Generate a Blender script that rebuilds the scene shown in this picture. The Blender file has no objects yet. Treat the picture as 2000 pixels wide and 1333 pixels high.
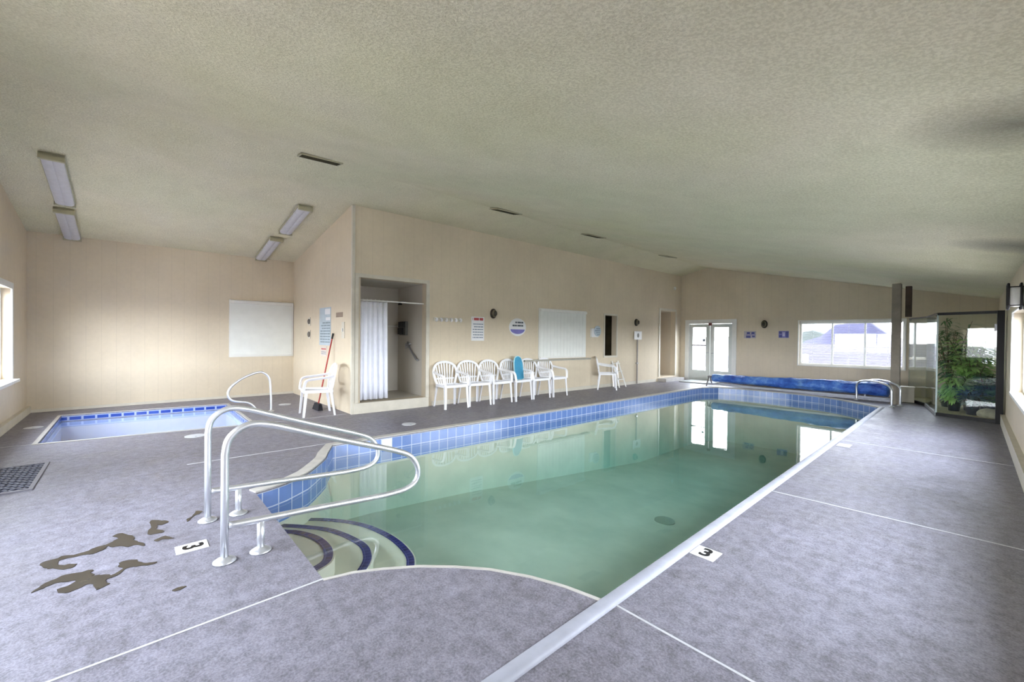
import bpy, bmesh, math, random
from mathutils import Vector, Matrix, noise
from mathutils.geometry import tessellate_polygon
random.seed(7)
SC = bpy.context.scene
COL = SC.collection
PI = math.pi

# ------------------------------------------------------------------ helpers
def lin(c):
    return tuple(((v/255)/12.92 if v/255 <= .04045 else ((v/255+.055)/1.055)**2.4) for v in c)

def P(o, label=None, cat=None, group=None, kind=None):
    if label: o['label'] = label
    if cat: o['category'] = cat
    if group: o['group'] = group
    if kind: o['kind'] = kind
    return o

def thing(name, label, cat, loc=(0, 0, 0), rz=0, group=None):
    o = bpy.data.objects.new(name, None); COL.objects.link(o)
    o.empty_display_size = .1
    o.location = loc; o.rotation_euler = (0, 0, rz)
    return P(o, label, cat, group)

def obj(name, bm, mat, parent=None, smooth=False, recalc=True):
    me = bpy.data.meshes.new(name)
    if recalc: bmesh.ops.recalc_face_normals(bm, faces=bm.faces)
    bm.to_mesh(me); bm.free()
    if smooth:
        for p in me.polygons: p.use_smooth = True
    if mat:
        for m in (mat if isinstance(mat, (list, tuple)) else [mat]): me.materials.append(m)
    o = bpy.data.objects.new(name, me); COL.objects.link(o)
    if parent: o.parent = parent
    return o

def auto_smooth(o, ang=40):
    me = o.data
    for p in me.polygons: p.use_smooth = True
    bm = bmesh.new(); bm.from_mesh(me)
    for e in bm.edges:
        if len(e.link_faces) == 2 and e.calc_face_angle(0) > math.radians(ang): e.smooth = False
    bm.to_mesh(me); bm.free()
    return o

def copy_tree(o, parent=None):
    c = o.copy(); COL.objects.link(c); c.parent = parent
    for ch in list(o.children): copy_tree(ch, c)
    return c

def box(bm, x0, x1, y0, y1, z0, z1, M=None):
    vs = [bm.verts.new((x, y, z)) for z in (z0, z1) for x, y in ((x0, y0), (x1, y0), (x1, y1), (x0, y1))]
    for f in ((3, 2, 1, 0), (4, 5, 6, 7), (0, 1, 5, 4), (1, 2, 6, 5), (2, 3, 7, 6), (3, 0, 4, 7)):
        bm.faces.new([vs[i] for i in f])
    if M is not None: bmesh.ops.transform(bm, matrix=M, verts=vs)
    return vs

def bbox(x0, x1, y0, y1, z0, z1, M=None, bev=0):
    bm = bmesh.new(); box(bm, x0, x1, y0, y1, z0, z1, M)
    if bev: bmesh.ops.bevel(bm, geom=list(bm.edges), offset=bev, segments=2, affect='EDGES', profile=.6)
    return bm

def smooth_path(pts, n=6, closed=False):
    out = []; L = len(pts); V = [Vector(p) for p in pts]
    rng = range(L if closed else L-1)
    for i in rng:
        if closed: p0, p1, p2, p3 = V[(i-1) % L], V[i], V[(i+1) % L], V[(i+2) % L]
        else: p0, p1, p2, p3 = V[max(i-1, 0)], V[i], V[i+1], V[min(i+2, L-1)]
        for k in range(n):
            t = k/n
            out.append(.5*((2*p1)+(p2-p0)*t+(2*p0-5*p1+4*p2-p3)*t*t+(3*p1-3*p2+p3-p0)*t**3))
    if not closed: out.append(V[-1])
    return out

def tube(bm, pts, r, seg=10, flat=None, cap=True, up=None):
    """sweep a circle (or a rectangle flat=(w,h)) along pts; r may be a list of scales"""
    V = [Vector(p) for p in pts]; n = len(V); rings = []
    u = None
    for i, p in enumerate(V):
        t = (V[min(i+1, n-1)]-V[max(i-1, 0)]).normalized()
        if up is not None:
            a = Vector(up); u = (a-t*a.dot(t))
            if u.length < 1e-4: u = t.orthogonal()
            u.normalize()
        elif u is None:
            u = t.orthogonal().normalized()
        else:
            u = (u-t*u.dot(t)).normalized()
        w = t.cross(u)
        s = r[i] if isinstance(r, (list, tuple)) else r
        ring = []
        if flat:
            for a, b in ((-1, -1), (1, -1), (1, 1), (-1, 1)):
                ring.append(bm.verts.new(p+w*(a*flat[0]*s/2)+u*(b*flat[1]*s/2)))
        else:
            for k in range(seg):
                an = 2*PI*k/seg
                ring.append(bm.verts.new(p+(w*math.cos(an)+u*math.sin(an))*s))
        rings.append(ring)
    m = len(rings[0])
    for i in range(n-1):
        for k in range(m):
            bm.faces.new([rings[i][k], rings[i][(k+1) % m], rings[i+1][(k+1) % m], rings[i+1][k]])
    if cap:
        bm.faces.new(list(reversed(rings[0]))); bm.faces.new(rings[-1])
    return bm

def lathe(bm, prof, seg=24, M=None):
    rings = []; vs = []
    for r, z in prof:
        ring = [bm.verts.new((max(r, 1e-4)*math.cos(2*PI*k/seg), max(r, 1e-4)*math.sin(2*PI*k/seg), z)) for k in range(seg)]
        rings.append(ring); vs += ring
    for i in range(len(rings)-1):
        for k in range(seg):
            bm.faces.new([rings[i][k], rings[i][(k+1) % seg], rings[i+1][(k+1) % seg], rings[i+1][k]])
    bm.faces.new(list(reversed(rings[0]))); bm.faces.new(rings[-1])
    if M is not None: bmesh.ops.transform(bm, matrix=M, verts=vs)
    return bm

def slab(bm, outer, holes, f0, f1):
    """polygon with holes extruded between maps f0 and f1 (2D point -> 3D point)"""
    loops = [outer]+list(holes)
    flat = [p for l in loops for p in l]
    tris = tessellate_polygon([[Vector((p[0], p[1], 0)) for p in l] for l in loops])
    A = [bm.verts.new(f0(*p)) for p in flat]
    Bv = [bm.verts.new(f1(*p)) for p in flat]
    for t in tris:
        try:
            bm.faces.new([A[i] for i in t]); bm.faces.new([Bv[i] for i in reversed(t)])
        except ValueError: pass
    k = 0
    for l in loops:
        n = len(l)
        for i in range(n):
            a, b = k+i, k+(i+1) % n
            bm.faces.new([A[a], A[b], Bv[b], Bv[a]])
        k += n
    return bm

def ribbon(outline, z, w, closed=False, th=.012, z0=None):
    """flat band of width w to the left of a 2D polyline"""
    n = len(outline); L = []; R_ = []
    for i, p in enumerate(outline):
        a = outline[(i-1) % n] if (closed or i > 0) else p
        b = outline[(i+1) % n] if (closed or i < n-1) else p
        t = Vector((b[0]-a[0], b[1]-a[1])).normalized(); nn = Vector((-t.y, t.x))
        L.append((p[0], p[1])); R_.append((p[0]+nn.x*w, p[1]+nn.y*w))
    bm = bmesh.new(); prev = None; first = None
    zb = z-th if z0 is None else z0
    for i in range(n):
        q = [bm.verts.new((L[i][0], L[i][1], z)), bm.verts.new((R_[i][0], R_[i][1], z)),
             bm.verts.new((R_[i][0], R_[i][1], zb)), bm.verts.new((L[i][0], L[i][1], zb))]
        if prev:
            for a in range(4): bm.faces.new([prev[a], prev[(a+1) % 4], q[(a+1) % 4], q[a]])
        else: first = q
        prev = q
    if closed:
        for a in range(4): bm.faces.new([prev[a], prev[(a+1) % 4], first[(a+1) % 4], first[a]])
    else:
        bm.faces.new(first); bm.faces.new(list(reversed(prev)))
    return bm

# ------------------------------------------------------------------ materials
class N:
    def __init__(s, name):
        s.m = bpy.data.materials.new(name); s.m.use_nodes = True
        s.t = s.m.node_tree; s.t.nodes.clear()
        s.out = s.n('ShaderNodeOutputMaterial')
    def n(s, typ, **kw):
        nd = s.t.nodes.new(typ)
        for k, v in kw.items():
            if k.startswith('i_'): nd.inputs[k[2:].replace('_', ' ')].default_value = v
            else: setattr(nd, k, v)
        return nd
    def l(s, a, b): s.t.links.new(a, b)
    def coord(s, kind='Object', scale=(1, 1, 1), rot=(0, 0, 0)):
        c = s.n('ShaderNodeTexCoord'); mp = s.n('ShaderNodeMapping')
        mp.inputs['Scale'].default_value = scale; mp.inputs['Rotation'].default_value = rot
        s.l(c.outputs[kind], mp.inputs[0]); return mp.outputs[0]
    def noise(s, vec, scale, detail=4, rough=.55):
        nd = s.n('ShaderNodeTexNoise'); nd.inputs['Scale'].default_value = scale
        nd.inputs['Detail'].default_value = detail; nd.inputs['Roughness'].default_value = rough
        s.l(vec, nd.inputs['Vector']); return nd.outputs['Fac']
    def ramp(s, fac, stops):
        r = s.n('ShaderNodeValToRGB'); e = r.color_ramp.elements
        while len(e) > 1: e.remove(e[-1])
        e[0].position = stops[0][0]; e[0].color = (*stops[0][1], 1)
        for p, c in stops[1:]:
            x = e.new(p); x.color = (*c, 1)
        s.l(fac, r.inputs[0]); return r.outputs[0]
    def mix(s, fac, a, b, typ='MIX'):
        m = s.n('ShaderNodeMix', data_type='RGBA', blend_type=typ)
        for sock, v in ((m.inputs[0], fac), (m.inputs[6], a), (m.inputs[7], b)):
            if isinstance(v, (int, float)): sock.default_value = v
            elif isinstance(v, tuple): sock.default_value = (*v, 1) if len(v) == 3 else v
            else: s.l(v, sock)
        return m.outputs[2]
    def math(s, op, a, b=None, clamp=False):
        m = s.n('ShaderNodeMath', operation=op, use_clamp=clamp)
        for sock, v in ((m.inputs[0], a), (m.inputs[1], b)):
            if v is None: continue
            if isinstance(v, (int, float)): sock.default_value = v
            else: s.l(v, sock)
        return m.outputs[0]
    def bsdf(s, color, rough=.6, metal=0, bump=None, bstr=.2, bdist=.01, spec=.5, trans=None, sss=None):
        b = s.n('ShaderNodeBsdfPrincipled')
        if isinstance(color, tuple): b.inputs['Base Color'].default_value = (*color, 1)
        else: s.l(color, b.inputs['Base Color'])
        if isinstance(rough, (int, float)): b.inputs['Roughness'].default_value = rough
        else: s.l(rough, b.inputs['Roughness'])
        b.inputs['Metallic'].default_value = metal
        b.inputs['Specular IOR Level'].default_value = spec
        if bump is not None:
            bp = s.n('ShaderNodeBump'); bp.inputs['Strength'].default_value = bstr; bp.inputs['Distance'].default_value = bdist
            s.l(bump, bp.inputs['Height']); s.l(bp.outputs[0], b.inputs['Normal'])
        s.l(b.outputs[0], s.out.inputs['Surface'])
        return s.m

def simple(name, rgb, rough=.5, metal=0, var=.06, scale=6, spec=.5, bump=0):
    m = N(name); v = m.coord(); f = m.noise(v, scale, 3)
    c = lin(rgb); d = tuple(x*(1-var*2) for x in c); e = tuple(min(1, x*(1+var)) for x in c)
    col = m.ramp(f, [(.3, d), (.7, e)])
    if bump: return m.bsdf(col, rough, metal, bump=m.noise(v, scale*8, 3), bstr=bump, spec=spec)
    return m.bsdf(col, rough, metal, spec=spec)

def wall_mat(name, base, along='X'):
    m = N(name); v = m.coord(); big = m.noise(v, .7, 3); fine = m.noise(v, 14, 4)
    c = lin(base)
    a = tuple(x*.90 for x in c); b = tuple(min(1, x*1.05) for x in c)
    col = m.ramp(big, [(.3, a), (.7, b)])
    col = m.mix(.10, col, m.ramp(fine, [(.35, tuple(x*.8 for x in c)), (.65, tuple(min(1, x*1.15) for x in c))]))
    # narrow vertical board grooves
    sep = m.n('ShaderNodeSeparateXYZ'); m.l(v, sep.inputs[0])
    g = m.math('FRACT', m.math('MULTIPLY', sep.outputs[along], 4.9))
    gr = m.math('LESS_THAN', g, .045)
    col = m.mix(m.math('MULTIPLY', gr, .16), col, tuple(x*.55 for x in c))
    h = m.math('SUBTRACT', m.math('MULTIPLY', fine, .3), gr)
    return m.bsdf(col, .75, bump=h, bstr=.25, bdist=.004, spec=.25)

WALL_X = wall_mat('tan_siding_across', (213, 200, 178), 'X')
WALL_Y = wall_mat('tan_siding_along', (213, 200, 178), 'Y')
SHOWER = simple('shower_surround', (196, 190, 180), .5, var=.03, scale=2)
RECESS = simple('recess_paint', (196, 184, 166), .7, var=.03, scale=2)
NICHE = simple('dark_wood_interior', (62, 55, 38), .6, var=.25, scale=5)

def ceiling_mat():
    m = N('knockdown_ceiling'); v = m.coord()
    big = m.noise(v, .32, 2); fine = m.noise(v, 66, 4, .65); mid = m.noise(v, 2.2, 4)
    col = m.ramp(big, [(.34, lin((230, 224, 190))), (.5, lin((236, 227, 204))), (.66, lin((226, 224, 196)))])
    col = m.mix(.25, col, m.ramp(mid, [(.35, lin((196, 192, 166))), (.65, lin((232, 228, 204)))]))
    col = m.mix(.26, col, m.ramp(fine, [(.42, lin((166, 160, 128))), (.6, lin((248, 244, 222)))]))
    # two darker patches by the right-hand eave
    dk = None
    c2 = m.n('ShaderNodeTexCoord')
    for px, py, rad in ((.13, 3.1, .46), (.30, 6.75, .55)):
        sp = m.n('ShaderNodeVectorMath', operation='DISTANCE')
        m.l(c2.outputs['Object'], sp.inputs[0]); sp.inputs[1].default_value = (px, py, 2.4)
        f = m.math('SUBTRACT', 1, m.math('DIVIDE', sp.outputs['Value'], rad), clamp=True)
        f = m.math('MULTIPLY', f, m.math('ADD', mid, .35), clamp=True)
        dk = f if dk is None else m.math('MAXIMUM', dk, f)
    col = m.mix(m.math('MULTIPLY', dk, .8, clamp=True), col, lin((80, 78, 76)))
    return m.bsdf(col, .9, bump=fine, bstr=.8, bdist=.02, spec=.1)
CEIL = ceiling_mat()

def floor_mat():
    m = N('broom_finished_concrete'); v = m.coord()
    big = m.noise(v, .55, 6, .62); mid = m.noise(v, 3.2, 6, .7); mot = m.noise(v, 14, 5, .75); fine = m.noise(v, 90, 3, .7)
    streak = m.noise(m.coord(scale=(7, 1.6, 1), rot=(0, 0, .35)), 2, 4)
    col = m.ramp(big, [(.36, lin((84, 79, 84))), (.5, lin((106, 101, 111))), (.64, lin((130, 127, 142)))])
    col = m.mix(.5, col, m.ramp(mid, [(.36, lin((80, 75, 77))), (.64, lin((146, 143, 158)))]))
    col = m.mix(.42, col, m.ramp(mot, [(.38, lin((62, 58, 62))), (.62, lin((162, 158, 174)))]))
    col = m.mix(.12, col, m.ramp(streak, [(.38, lin((78, 76, 82))), (.62, lin((156, 156, 168)))]))
    col = m.mix(.26, col, m.ramp(fine, [(.38, lin((62, 58, 62))), (.62, lin((172, 170, 180)))]))
    r = m.ramp(mid, [(.3, (.36,)*3), (.7, (.6,)*3)])
    return m.bsdf(col, r, bump=m.math('ADD', fine, mot), bstr=.14, bdist=.004, spec=.5)
FLOOR = floor_mat()
COPING = simple('pale_coping', (166, 168, 180), .5, var=.06, scale=9)
COPING_L = simple('cream_coping', (190, 186, 180), .55, var=.06, scale=9)
JOINT = simple('joint_filler', (196, 196, 200), .7, var=.05, scale=20)
WET = simple('wet_concrete', (72, 66, 58), .22, var=.15, scale=9, spec=.6)

def plaster_mat(name, a, b):
    m = N(name); v = m.coord(); f = m.noise(v, 1.6, 4)
    return m.bsdf(m.ramp(f, [(.3, lin(a)), (.7, lin(b))]), .7)
PLASTER = plaster_mat('pool_plaster', (186, 190, 172), (208, 208, 190))
TUBPL = plaster_mat('tub_plaster', (190, 206, 238), (210, 222, 246))

def tile_mat(name, cols, w, h, mortar=(196, 206, 224), mw=.012):
    m = N(name)
    c = m.n('ShaderNodeUVMap'); c.uv_map = 'UVMap'
    br = m.n('ShaderNodeTexBrick'); br.offset = 0; br.squash = 1
    br.inputs['Scale'].default_value = 1; br.inputs['Brick Width'].default_value = w; br.inputs['Row Height'].default_value = h
    br.inputs['Mortar Size'].default_value = mw/2; br.inputs['Mortar Smooth'].default_value = .1; br.inputs['Bias'].default_value = 0
    br.inputs['Color1'].default_value = (*lin(cols[0]), 1); br.inputs['Color2'].default_value = (*lin(cols[1]), 1)
    br.inputs['Mortar'].default_value = (*lin(mortar), 1)
    m.l(c.outputs[0], br.inputs['Vector'])
    nz = m.noise(m.coord(), 7, 3)
    col = m.mix(m.math('MULTIPLY', nz, .35), br.outputs['Color'], lin(cols[2]))
    return m.bsdf(col, .18, spec=.5)
TILE = tile_mat('blue_waterline_tile', ((98, 126, 182), (118, 142, 196), (72, 98, 160)), .152, .152)
NAVY = tile_mat('navy_step_tile', ((24, 30, 92), (36, 40, 110), (20, 26, 70)), .05, .05, (90, 96, 150), .005)
TUBTILE = tile_mat('tub_dash_tile', ((40, 66, 150), (60, 92, 176), (34, 52, 130)), .17, .08, (176, 190, 220), .03)
SKIM = simple('skimmer_mouth', (18, 26, 70), .4)

def water_mat(name, col, dens, tint=(1, 1, 1)):
    m = N(name)
    g = m.n('ShaderNodeNewGeometry')
    d = m.n('ShaderNodeVectorMath', operation='DOT_PRODUCT'); m.l(g.outputs['Incoming'], d.inputs[0]); m.l(g.outputs['Normal'], d.inputs[1])
    f = m.math('POWER', m.math('SUBTRACT', 1, m.math('ABSOLUTE', d.outputs['Value']), clamp=True), 5)
    f = m.math('ADD', m.math('MULTIPLY', f, .95), .04, clamp=True)
    tr = m.n('ShaderNodeBsdfTransparent'); tr.inputs[0].default_value = (*tint, 1)
    gl = m.n('ShaderNodeBsdfGlossy'); gl.inputs['Roughness'].default_value = .015; gl.inputs['Color'].default_value = (1, 1, 1, 1)
    bp = m.n('ShaderNodeBump'); bp.inputs['Strength'].default_value = .06; bp.inputs['Distance'].default_value = .01
    m.l(m.noise(m.coord(), 2.6, 2), bp.inputs['Height']); m.l(bp.outputs[0], gl.inputs['Normal'])
    mx = m.n('ShaderNodeMixShader'); m.l(f, mx.inputs[0]); m.l(tr.outputs[0], mx.inputs[1]); m.l(gl.outputs[0], mx.inputs[2])
    m.l(mx.outputs[0], m.out.inputs['Surface'])
    va = m.n('ShaderNodeVolumeAbsorption'); va.inputs['Color'].default_value = (*col, 1); va.inputs['Density'].default_value = dens
    m.l(va.outputs[0], m.out.inputs['Volume'])
    return m.m
WATER = water_mat('green_pool_water', (.42, .80, .79), .28)
TUBWATER = water_mat('tub_water', (.6, .8, .98), .25)

def glass_mat(name, tint=(.95, .98, .97), base=.05):
    m = N(name)
    g = m.n('ShaderNodeNewGeometry')
    d = m.n('ShaderNodeVectorMath', operation='DOT_PRODUCT'); m.l(g.outputs['Incoming'], d.inputs[0]); m.l(g.outputs['Normal'], d.inputs[1])
    f = m.math('POWER', m.math('SUBTRACT', 1, m.math('ABSOLUTE', d.outputs['Value']), clamp=True), 5)
    f = m.math('ADD', m.math('MULTIPLY', f, .9), base, clamp=True)
    tr = m.n('ShaderNodeBsdfTransparent'); tr.inputs[0].default_value = (*tint, 1)
    gl = m.n('ShaderNodeBsdfGlossy'); gl.inputs['Roughness'].default_value = 0
    mx = m.n('ShaderNodeMixShader'); m.l(f, mx.inputs[0]); m.l(tr.outputs[0], mx.inputs[1]); m.l(gl.outputs[0], mx.inputs[2])
    m.l(mx.outputs[0], m.out.inputs['Surface'])
    return m.m
PANE = glass_mat('window_glass', (.97, .98, .98), .04)
GLASS = glass_mat('partition_glass', (.93, .97, .95), .03)
DIMMING = glass_mat('view_dimming_glass', (.60, .61, .62), .04)  # grey added so daylight and the view outside come through dimmer
LENS = simple('lamp_glass', (205, 205, 200), .2, spec=.6)

WHITE = simple('white_paint', (226, 226, 222), .45, var=.02)
RESIN = simple('white_resin', (236, 236, 240), .35, var=.02)
TRIM = simple('cream_trim', (206, 200, 186), .55, var=.04)
BLIND = simple('white_blind', (228, 230, 226), .6, var=.02)
FABRIC = simple('white_curtain', (232, 234, 244), .8, var=.03)
STEEL = simple('satin_stainless', (226, 228, 234), .36, .85, var=.05, scale=10)
STEELD = simple('dull_stainless', (176, 176, 182), .38, .9, var=.08, scale=10)
BRONZE = simple('dark_bronze', (58, 52, 44), .45, .3)
BLACK = simple('black_metal', (20, 18, 20), .4, .3)
POSTM = simple('post_paint', (138, 128, 116), .6, var=.1)
POSTD = simple('dark_wood_post', (74, 58, 46), .6, var=.15)
BEIGE = simple('beige_plastic', (206, 198, 184), .55, var=.04)
DARKV = simple('vent_dark', (46, 44, 30), .8)
FIXT = simple('fixture_enamel', (176, 172, 146), .5)
DIFF = simple('acrylic_diffuser', (196, 196, 204), .3, var=.04, scale=14)
RED = simple('red_plastic', (168, 48, 42), .5)
BROOM = simple('broom_bristle', (26, 26, 34), .8)
FOAM = simple('teal_foam', (44, 138, 176), .6, var=.08)
FOAML = simple('pale_foam', (168, 214, 226), .6)
MATGREY = simple('grey_mat', (158, 160, 156), .8, var=.08, scale=14)
BLUE = simple('navy_print', (70, 76, 140), .5)
LILAC = simple('lilac_print', (120, 116, 184), .5)
GREYP = simple('grey_print', (122, 134, 150), .6)
REDP = simple('red_print', (190, 80, 80), .6)
PAPER = simple('sign_board', (226, 226, 228), .4, var=.02)
PAPERB = simple('sign_board_pale_blue', (176, 190, 200), .4, var=.05)
STONE = simple('stone', (190, 178, 158), .8, var=.15, scale=10, bump=.4)
SOIL = simple('tan_gravel', (182, 168, 132), .9, var=.15, scale=30)
POTM = simple('dark_glazed_pot', (40, 44, 56), .3)

def cover_mat():
    m = N('blue_pool_cover'); v = m.coord(); f = m.noise(v, 3, 5, .7); h = m.noise(m.coord(scale=(3, 6, 6)), 2.5, 4, .7)
    return m.bsdf(m.ramp(f, [(.32, lin((30, 62, 160))), (.5, lin((62, 112, 200))), (.68, lin((134, 176, 228)))]), .38, bump=h, bstr=.8, bdist=.05)
COVER = cover_mat()

def leaf_mat(name, a, b):
    m = N(name); v = m.coord(); f = m.noise(v, 9, 2)
    bs = m.n('ShaderNodeBsdfPrincipled'); m.l(m.ramp(f, [(.35, lin(a)), (.65, lin(b))]), bs.inputs['Base Color'])
    bs.inputs['Roughness'].default_value = .4
    tl = m.n('ShaderNodeBsdfTranslucent'); tl.inputs[0].default_value = (*lin(b), 1)
    mx = m.n('ShaderNodeMixShader'); mx.inputs[0].default_value = .3
    m.l(bs.outputs[0], mx.inputs[1]); m.l(tl.outputs[0], mx.inputs[2]); m.l(mx.outputs[0], m.out.inputs['Surface'])
    return m.m
LEAFA = leaf_mat('fresh_leaf', (140, 192, 96), (196, 228, 140))
LEAFB = leaf_mat('dark_leaf', (58, 96, 60), (96, 138, 84))
LEAFC = leaf_mat('blue_leaf', (64, 92, 100), (104, 136, 140))
BARK = simple('brown_stem', (96, 76, 54), .8)

# ------------------------------------------------------------------ the plan (metres; Y runs along the pool)
XR = .40           # right wall
YF = 14.25         # far wall
YN = -1.33         # near wall
XB = -11.0         # back wall of the spa alcove
A0 = (-7.42, 2.90); A1 = (-6.87, YF)       # changing-room wall, slightly out of square
RIDGE = -6.0

def cz(x, y):
    if x >= RIDGE: return 3.79-.222*(x-RIDGE)
    q = 3.15+(x+11)*(.575/3.58) if x < -7.42 else 3.725+(x+7.42)*(.065/1.42)
    l = 3.79-.22*(RIDGE-x)
    t = min(max((y-2.9)/11.35, 0), 1)**1.3
    return q*(1-t)+l*t

# pool outline (water side), counter-clockwise seen from above
POOL = [(-1.31, 1.87), (-1.30, 4.), (-1.29, 8.), (-1.29, 11.66), (-1.62, 11.98), (-2.1, 12.42), (-2.55, 12.68), (-3.2, 12.80), (-4.3, 12.80),
        (-4.95, 12.66), (-5.22, 12.2), (-5.27, 11.5), (-5.3, 9.), (-5.35, 6.), (-5.40, 4.), (-5.44, 2.4), (-5.46, 1.9), (-5.15, 1.74),
        (-4.95, 1.65), (-4.79, 1.54), (-4.63, 1.42), (-4.52, 1.33), (-4.42, 1.20), (-4.34, 1.09), (-4.28, .96), (-4.24, .82), (-2.49, .82), (-2.45, .98), (-2.37, 1.13), (-2.25, 1.31),
        (-2.10, 1.47), (-1.94, 1.61), (-1.72, 1.74), (-1.52, 1.82)]
TUB = [(-7.72, -.86), (-7.50, 1.42), (-9.95, 1.42), (-10.22, -.86)]
TUB = [(-7.86, -.86), (-7.56, 1.42), (-10.05, 1.42), (-10.30, -.86)]
ZW = -.18

# ------------------------------------------------------------------ floor, pool, spa
bm = slab(bmesh.new(), [(XB-.15, YN-.15), (XR+.15, YN-.15), (XR+.15, YF+.15), (XB-.15, YF+.15)],
          [list(reversed(POOL)), list(reversed(TUB))], lambda x, y: (x, y, 0), lambda x, y: (x, y, -.12))
P(obj('floor', bm, FLOOR), 'grey lilac broom-finished concrete pool deck', kind='structure')

def uvstrip(path, z0, z1, off=0, closed=False, flip=False):
    """vertical strip with UV in metres"""
    bm = bmesh.new(); uv = bm.loops.layers.uv.new('UVMap'); s = 0; prev = None
    pts = list(path)+([path[0]] if closed else [])
    for i, p in enumerate(pts):
        if i: s += math.hypot(p[0]-pts[i-1][0], p[1]-pts[i-1][1])
        q = (bm.verts.new((p[0], p[1], z0)), bm.verts.new((p[0], p[1], z1)), s)
        if prev:
            f = bm.faces.new([prev[0], q[0], q[1], prev[1]])
            for lp, c in zip(f.loops, ((prev[2], z0-z1), (q[2], z0-z1), (q[2], 0), (prev[2], 0))): lp[uv].uv = (c[0]+off, c[1])
        prev = q
    return bm

def inset(poly, d):
    n = len(poly); out = []
    for i, p in enumerate(poly):
        a = Vector(poly[i-1]); b = Vector(p); c = Vector(poly[(i+1) % n])
        t1 = (b-a).normalized(); t2 = (c-b).normalized()
        n1 = Vector((-t1.y, t1.x)); n2 = Vector((-t2.y, t2.x)); m = (n1+n2)
        m = m/max(m.dot(n1), .35) if m.length > 1e-6 else n1
        out.append((b.x+m.x*d, b.y+m.y*d))
    return out

def basin(poly, zf, depth_fn, mat, parent):
    bm = bmesh.new(); n = len(poly)
    T = [bm.verts.new((x, y, 0)) for x, y in poly]; L = [bm.verts.new((x, y, depth_fn(y))) for x, y in poly]
    for i in range(n): bm.faces.new([T[i], T[(i+1) % n], L[(i+1) % n], L[i]])
    for t in tessellate_polygon([[Vector((x, y, 0)) for x, y in poly]]): bm.faces.new([L[i] for i in t])
    return obj('basin', bm, mat, parent)

pool = thing('swimming_pool', 'long indoor pool of green water with blue tile band and curved steps', 'swimming pool', (0, 0, 0))
basin(inset(POOL, -.002), 0, lambda y: -1.0-max(0, min(1, (y-3)/6))*.55, PLASTER, pool)
TP = inset(POOL, .006)
o = obj('tile_band', uvstrip(TP, -.34, -.012, closed=True), TILE, pool, recalc=False)
# water body: slightly larger than the basin so that only its top is seen
bm = slab(bmesh.new(), inset(POOL, -.03), [], lambda x, y: (x, y, ZW), lambda x, y: (x, y, -1.7))
obj('water', bm, WATER, pool)
# coping: cream band round the pool, raised pale lip down the right side
cop = [p for p in POOL[3:26]]
obj('coping', ribbon(list(reversed(cop)), .012, .11), COPING_L, pool)
cop2 = POOL[26:]+[POOL[0]]
obj('coping', ribbon(list(reversed(cop2)), .004, .022), COPING_L, pool)
bm = bmesh.new()
prof = [(-1.318, -.03), (-1.318, .004), (-1.310, .016), (-1.292, .021), (-1.262, .022), (-1.245, .014), (-1.235, 0), (-1.235, -.03)]
a = [bm.verts.new((x, .2, z)) for x, z in prof]; b = [bm.verts.new((x+.018, 11.70, z)) for x, z in prof]
for i in range(len(prof)-1): bm.faces.new([a[i], a[i+1], b[i+1], b[i]])
bm.faces.new(a); bm.faces.new(list(reversed(b)))
auto_smooth(P(obj('coping_lip', bm, COPING, pool), 'raised pale lip along the right edge of the pool'))

# steps: tops bounded by elliptical noses, clipped by the pool outline
def inside(p, poly):
    c = False; n = len(poly)
    for i in range(n):
        (x1, y1), (x2, y2) = poly[i], poly[(i+1) % n]
        if (y1 > p[1]) != (y2 > p[1]) and p[0] < (x2-x1)*(p[1]-y1)/(y2-y1)+x1: c = not c
    return c
S1 = [(-4.20, .86), (-3.94, .95), (-3.79, 1.07), (-3.57, 1.16), (-3.32, 1.17), (-3.13, 1.10), (-3.05, .97), (-3.02, .83)]
S2 = [(-4.40, 1.02), (-4.18, 1.22), (-3.91, 1.40), (-3.5, 1.50), (-3.25, 1.46), (-3.08, 1.35), (-2.93, 1.18), (-2.84, 1.0), (-2.80, .83)]
S3 = [(-4.66, 1.33), (-4.4, 1.59), (-4.06, 1.78), (-3.65, 1.86), (-3.3, 1.84), (-3.09, 1.76), (-2.86, 1.58), (-2.68, 1.35), (-2.56, 1.1), (-2.51, .9)]
CORN = {0: [(-4.25, .80), (-3.02, .80)][::-1], 1: [(-2.80, .80), (-4.26, .80), (-4.34, 1.0)], 2: [(-2.49, .80), (-4.26, .80), (-4.36, 1.06), (-4.55, 1.32)]}
CORN[0] = [(-3.02, .80), (-4.25, .80)]
for k, (S, z) in enumerate(((S1, -.25), (S2, -.38), (S3, -.50))):
    nose = [(p.x, p.y) for p in smooth_path([(x, y, 0) for x, y in S], 6)]
    poly = nose+CORN[k]
    bm = slab(bmesh.new(), poly, [], lambda x, y: (x, y, z), lambda x, y: (x, y, -1.2))
    st = obj('step', bm, PLASTER, pool)
    # navy tile strip just inside the nose
    bm = bmesh.new(); uv = bm.loops.layers.uv.new('UVMap'); s = 0; prev = None
    for i, p in enumerate(nose):
        a = Vector(nose[max(i-1, 0)]); b = Vector(nose[min(i+1, len(nose)-1)]); t = (b-a).normalized(); nn = Vector((t.y, -t.x))
        if i: s += (Vector(p)-Vector(nose[i-1])).length
        q = (bm.verts.new((p[0]+nn.x*.012, p[1]+nn.y*.012, z+.004)), bm.verts.new((p[0]+nn.x*.078, p[1]+nn.y*.078, z+.004)), s)
        if prev:
            f = bm.faces.new([prev[0], q[0], q[1], prev[1]])
            for lp, c in zip(f.loops, ((prev[2], 0), (q[2], 0), (q[2], .066), (prev[2], .066))): lp[uv].uv = c
        prev = q
    obj('nosing_tile', bm, NAVY, st, recalc=False)
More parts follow.
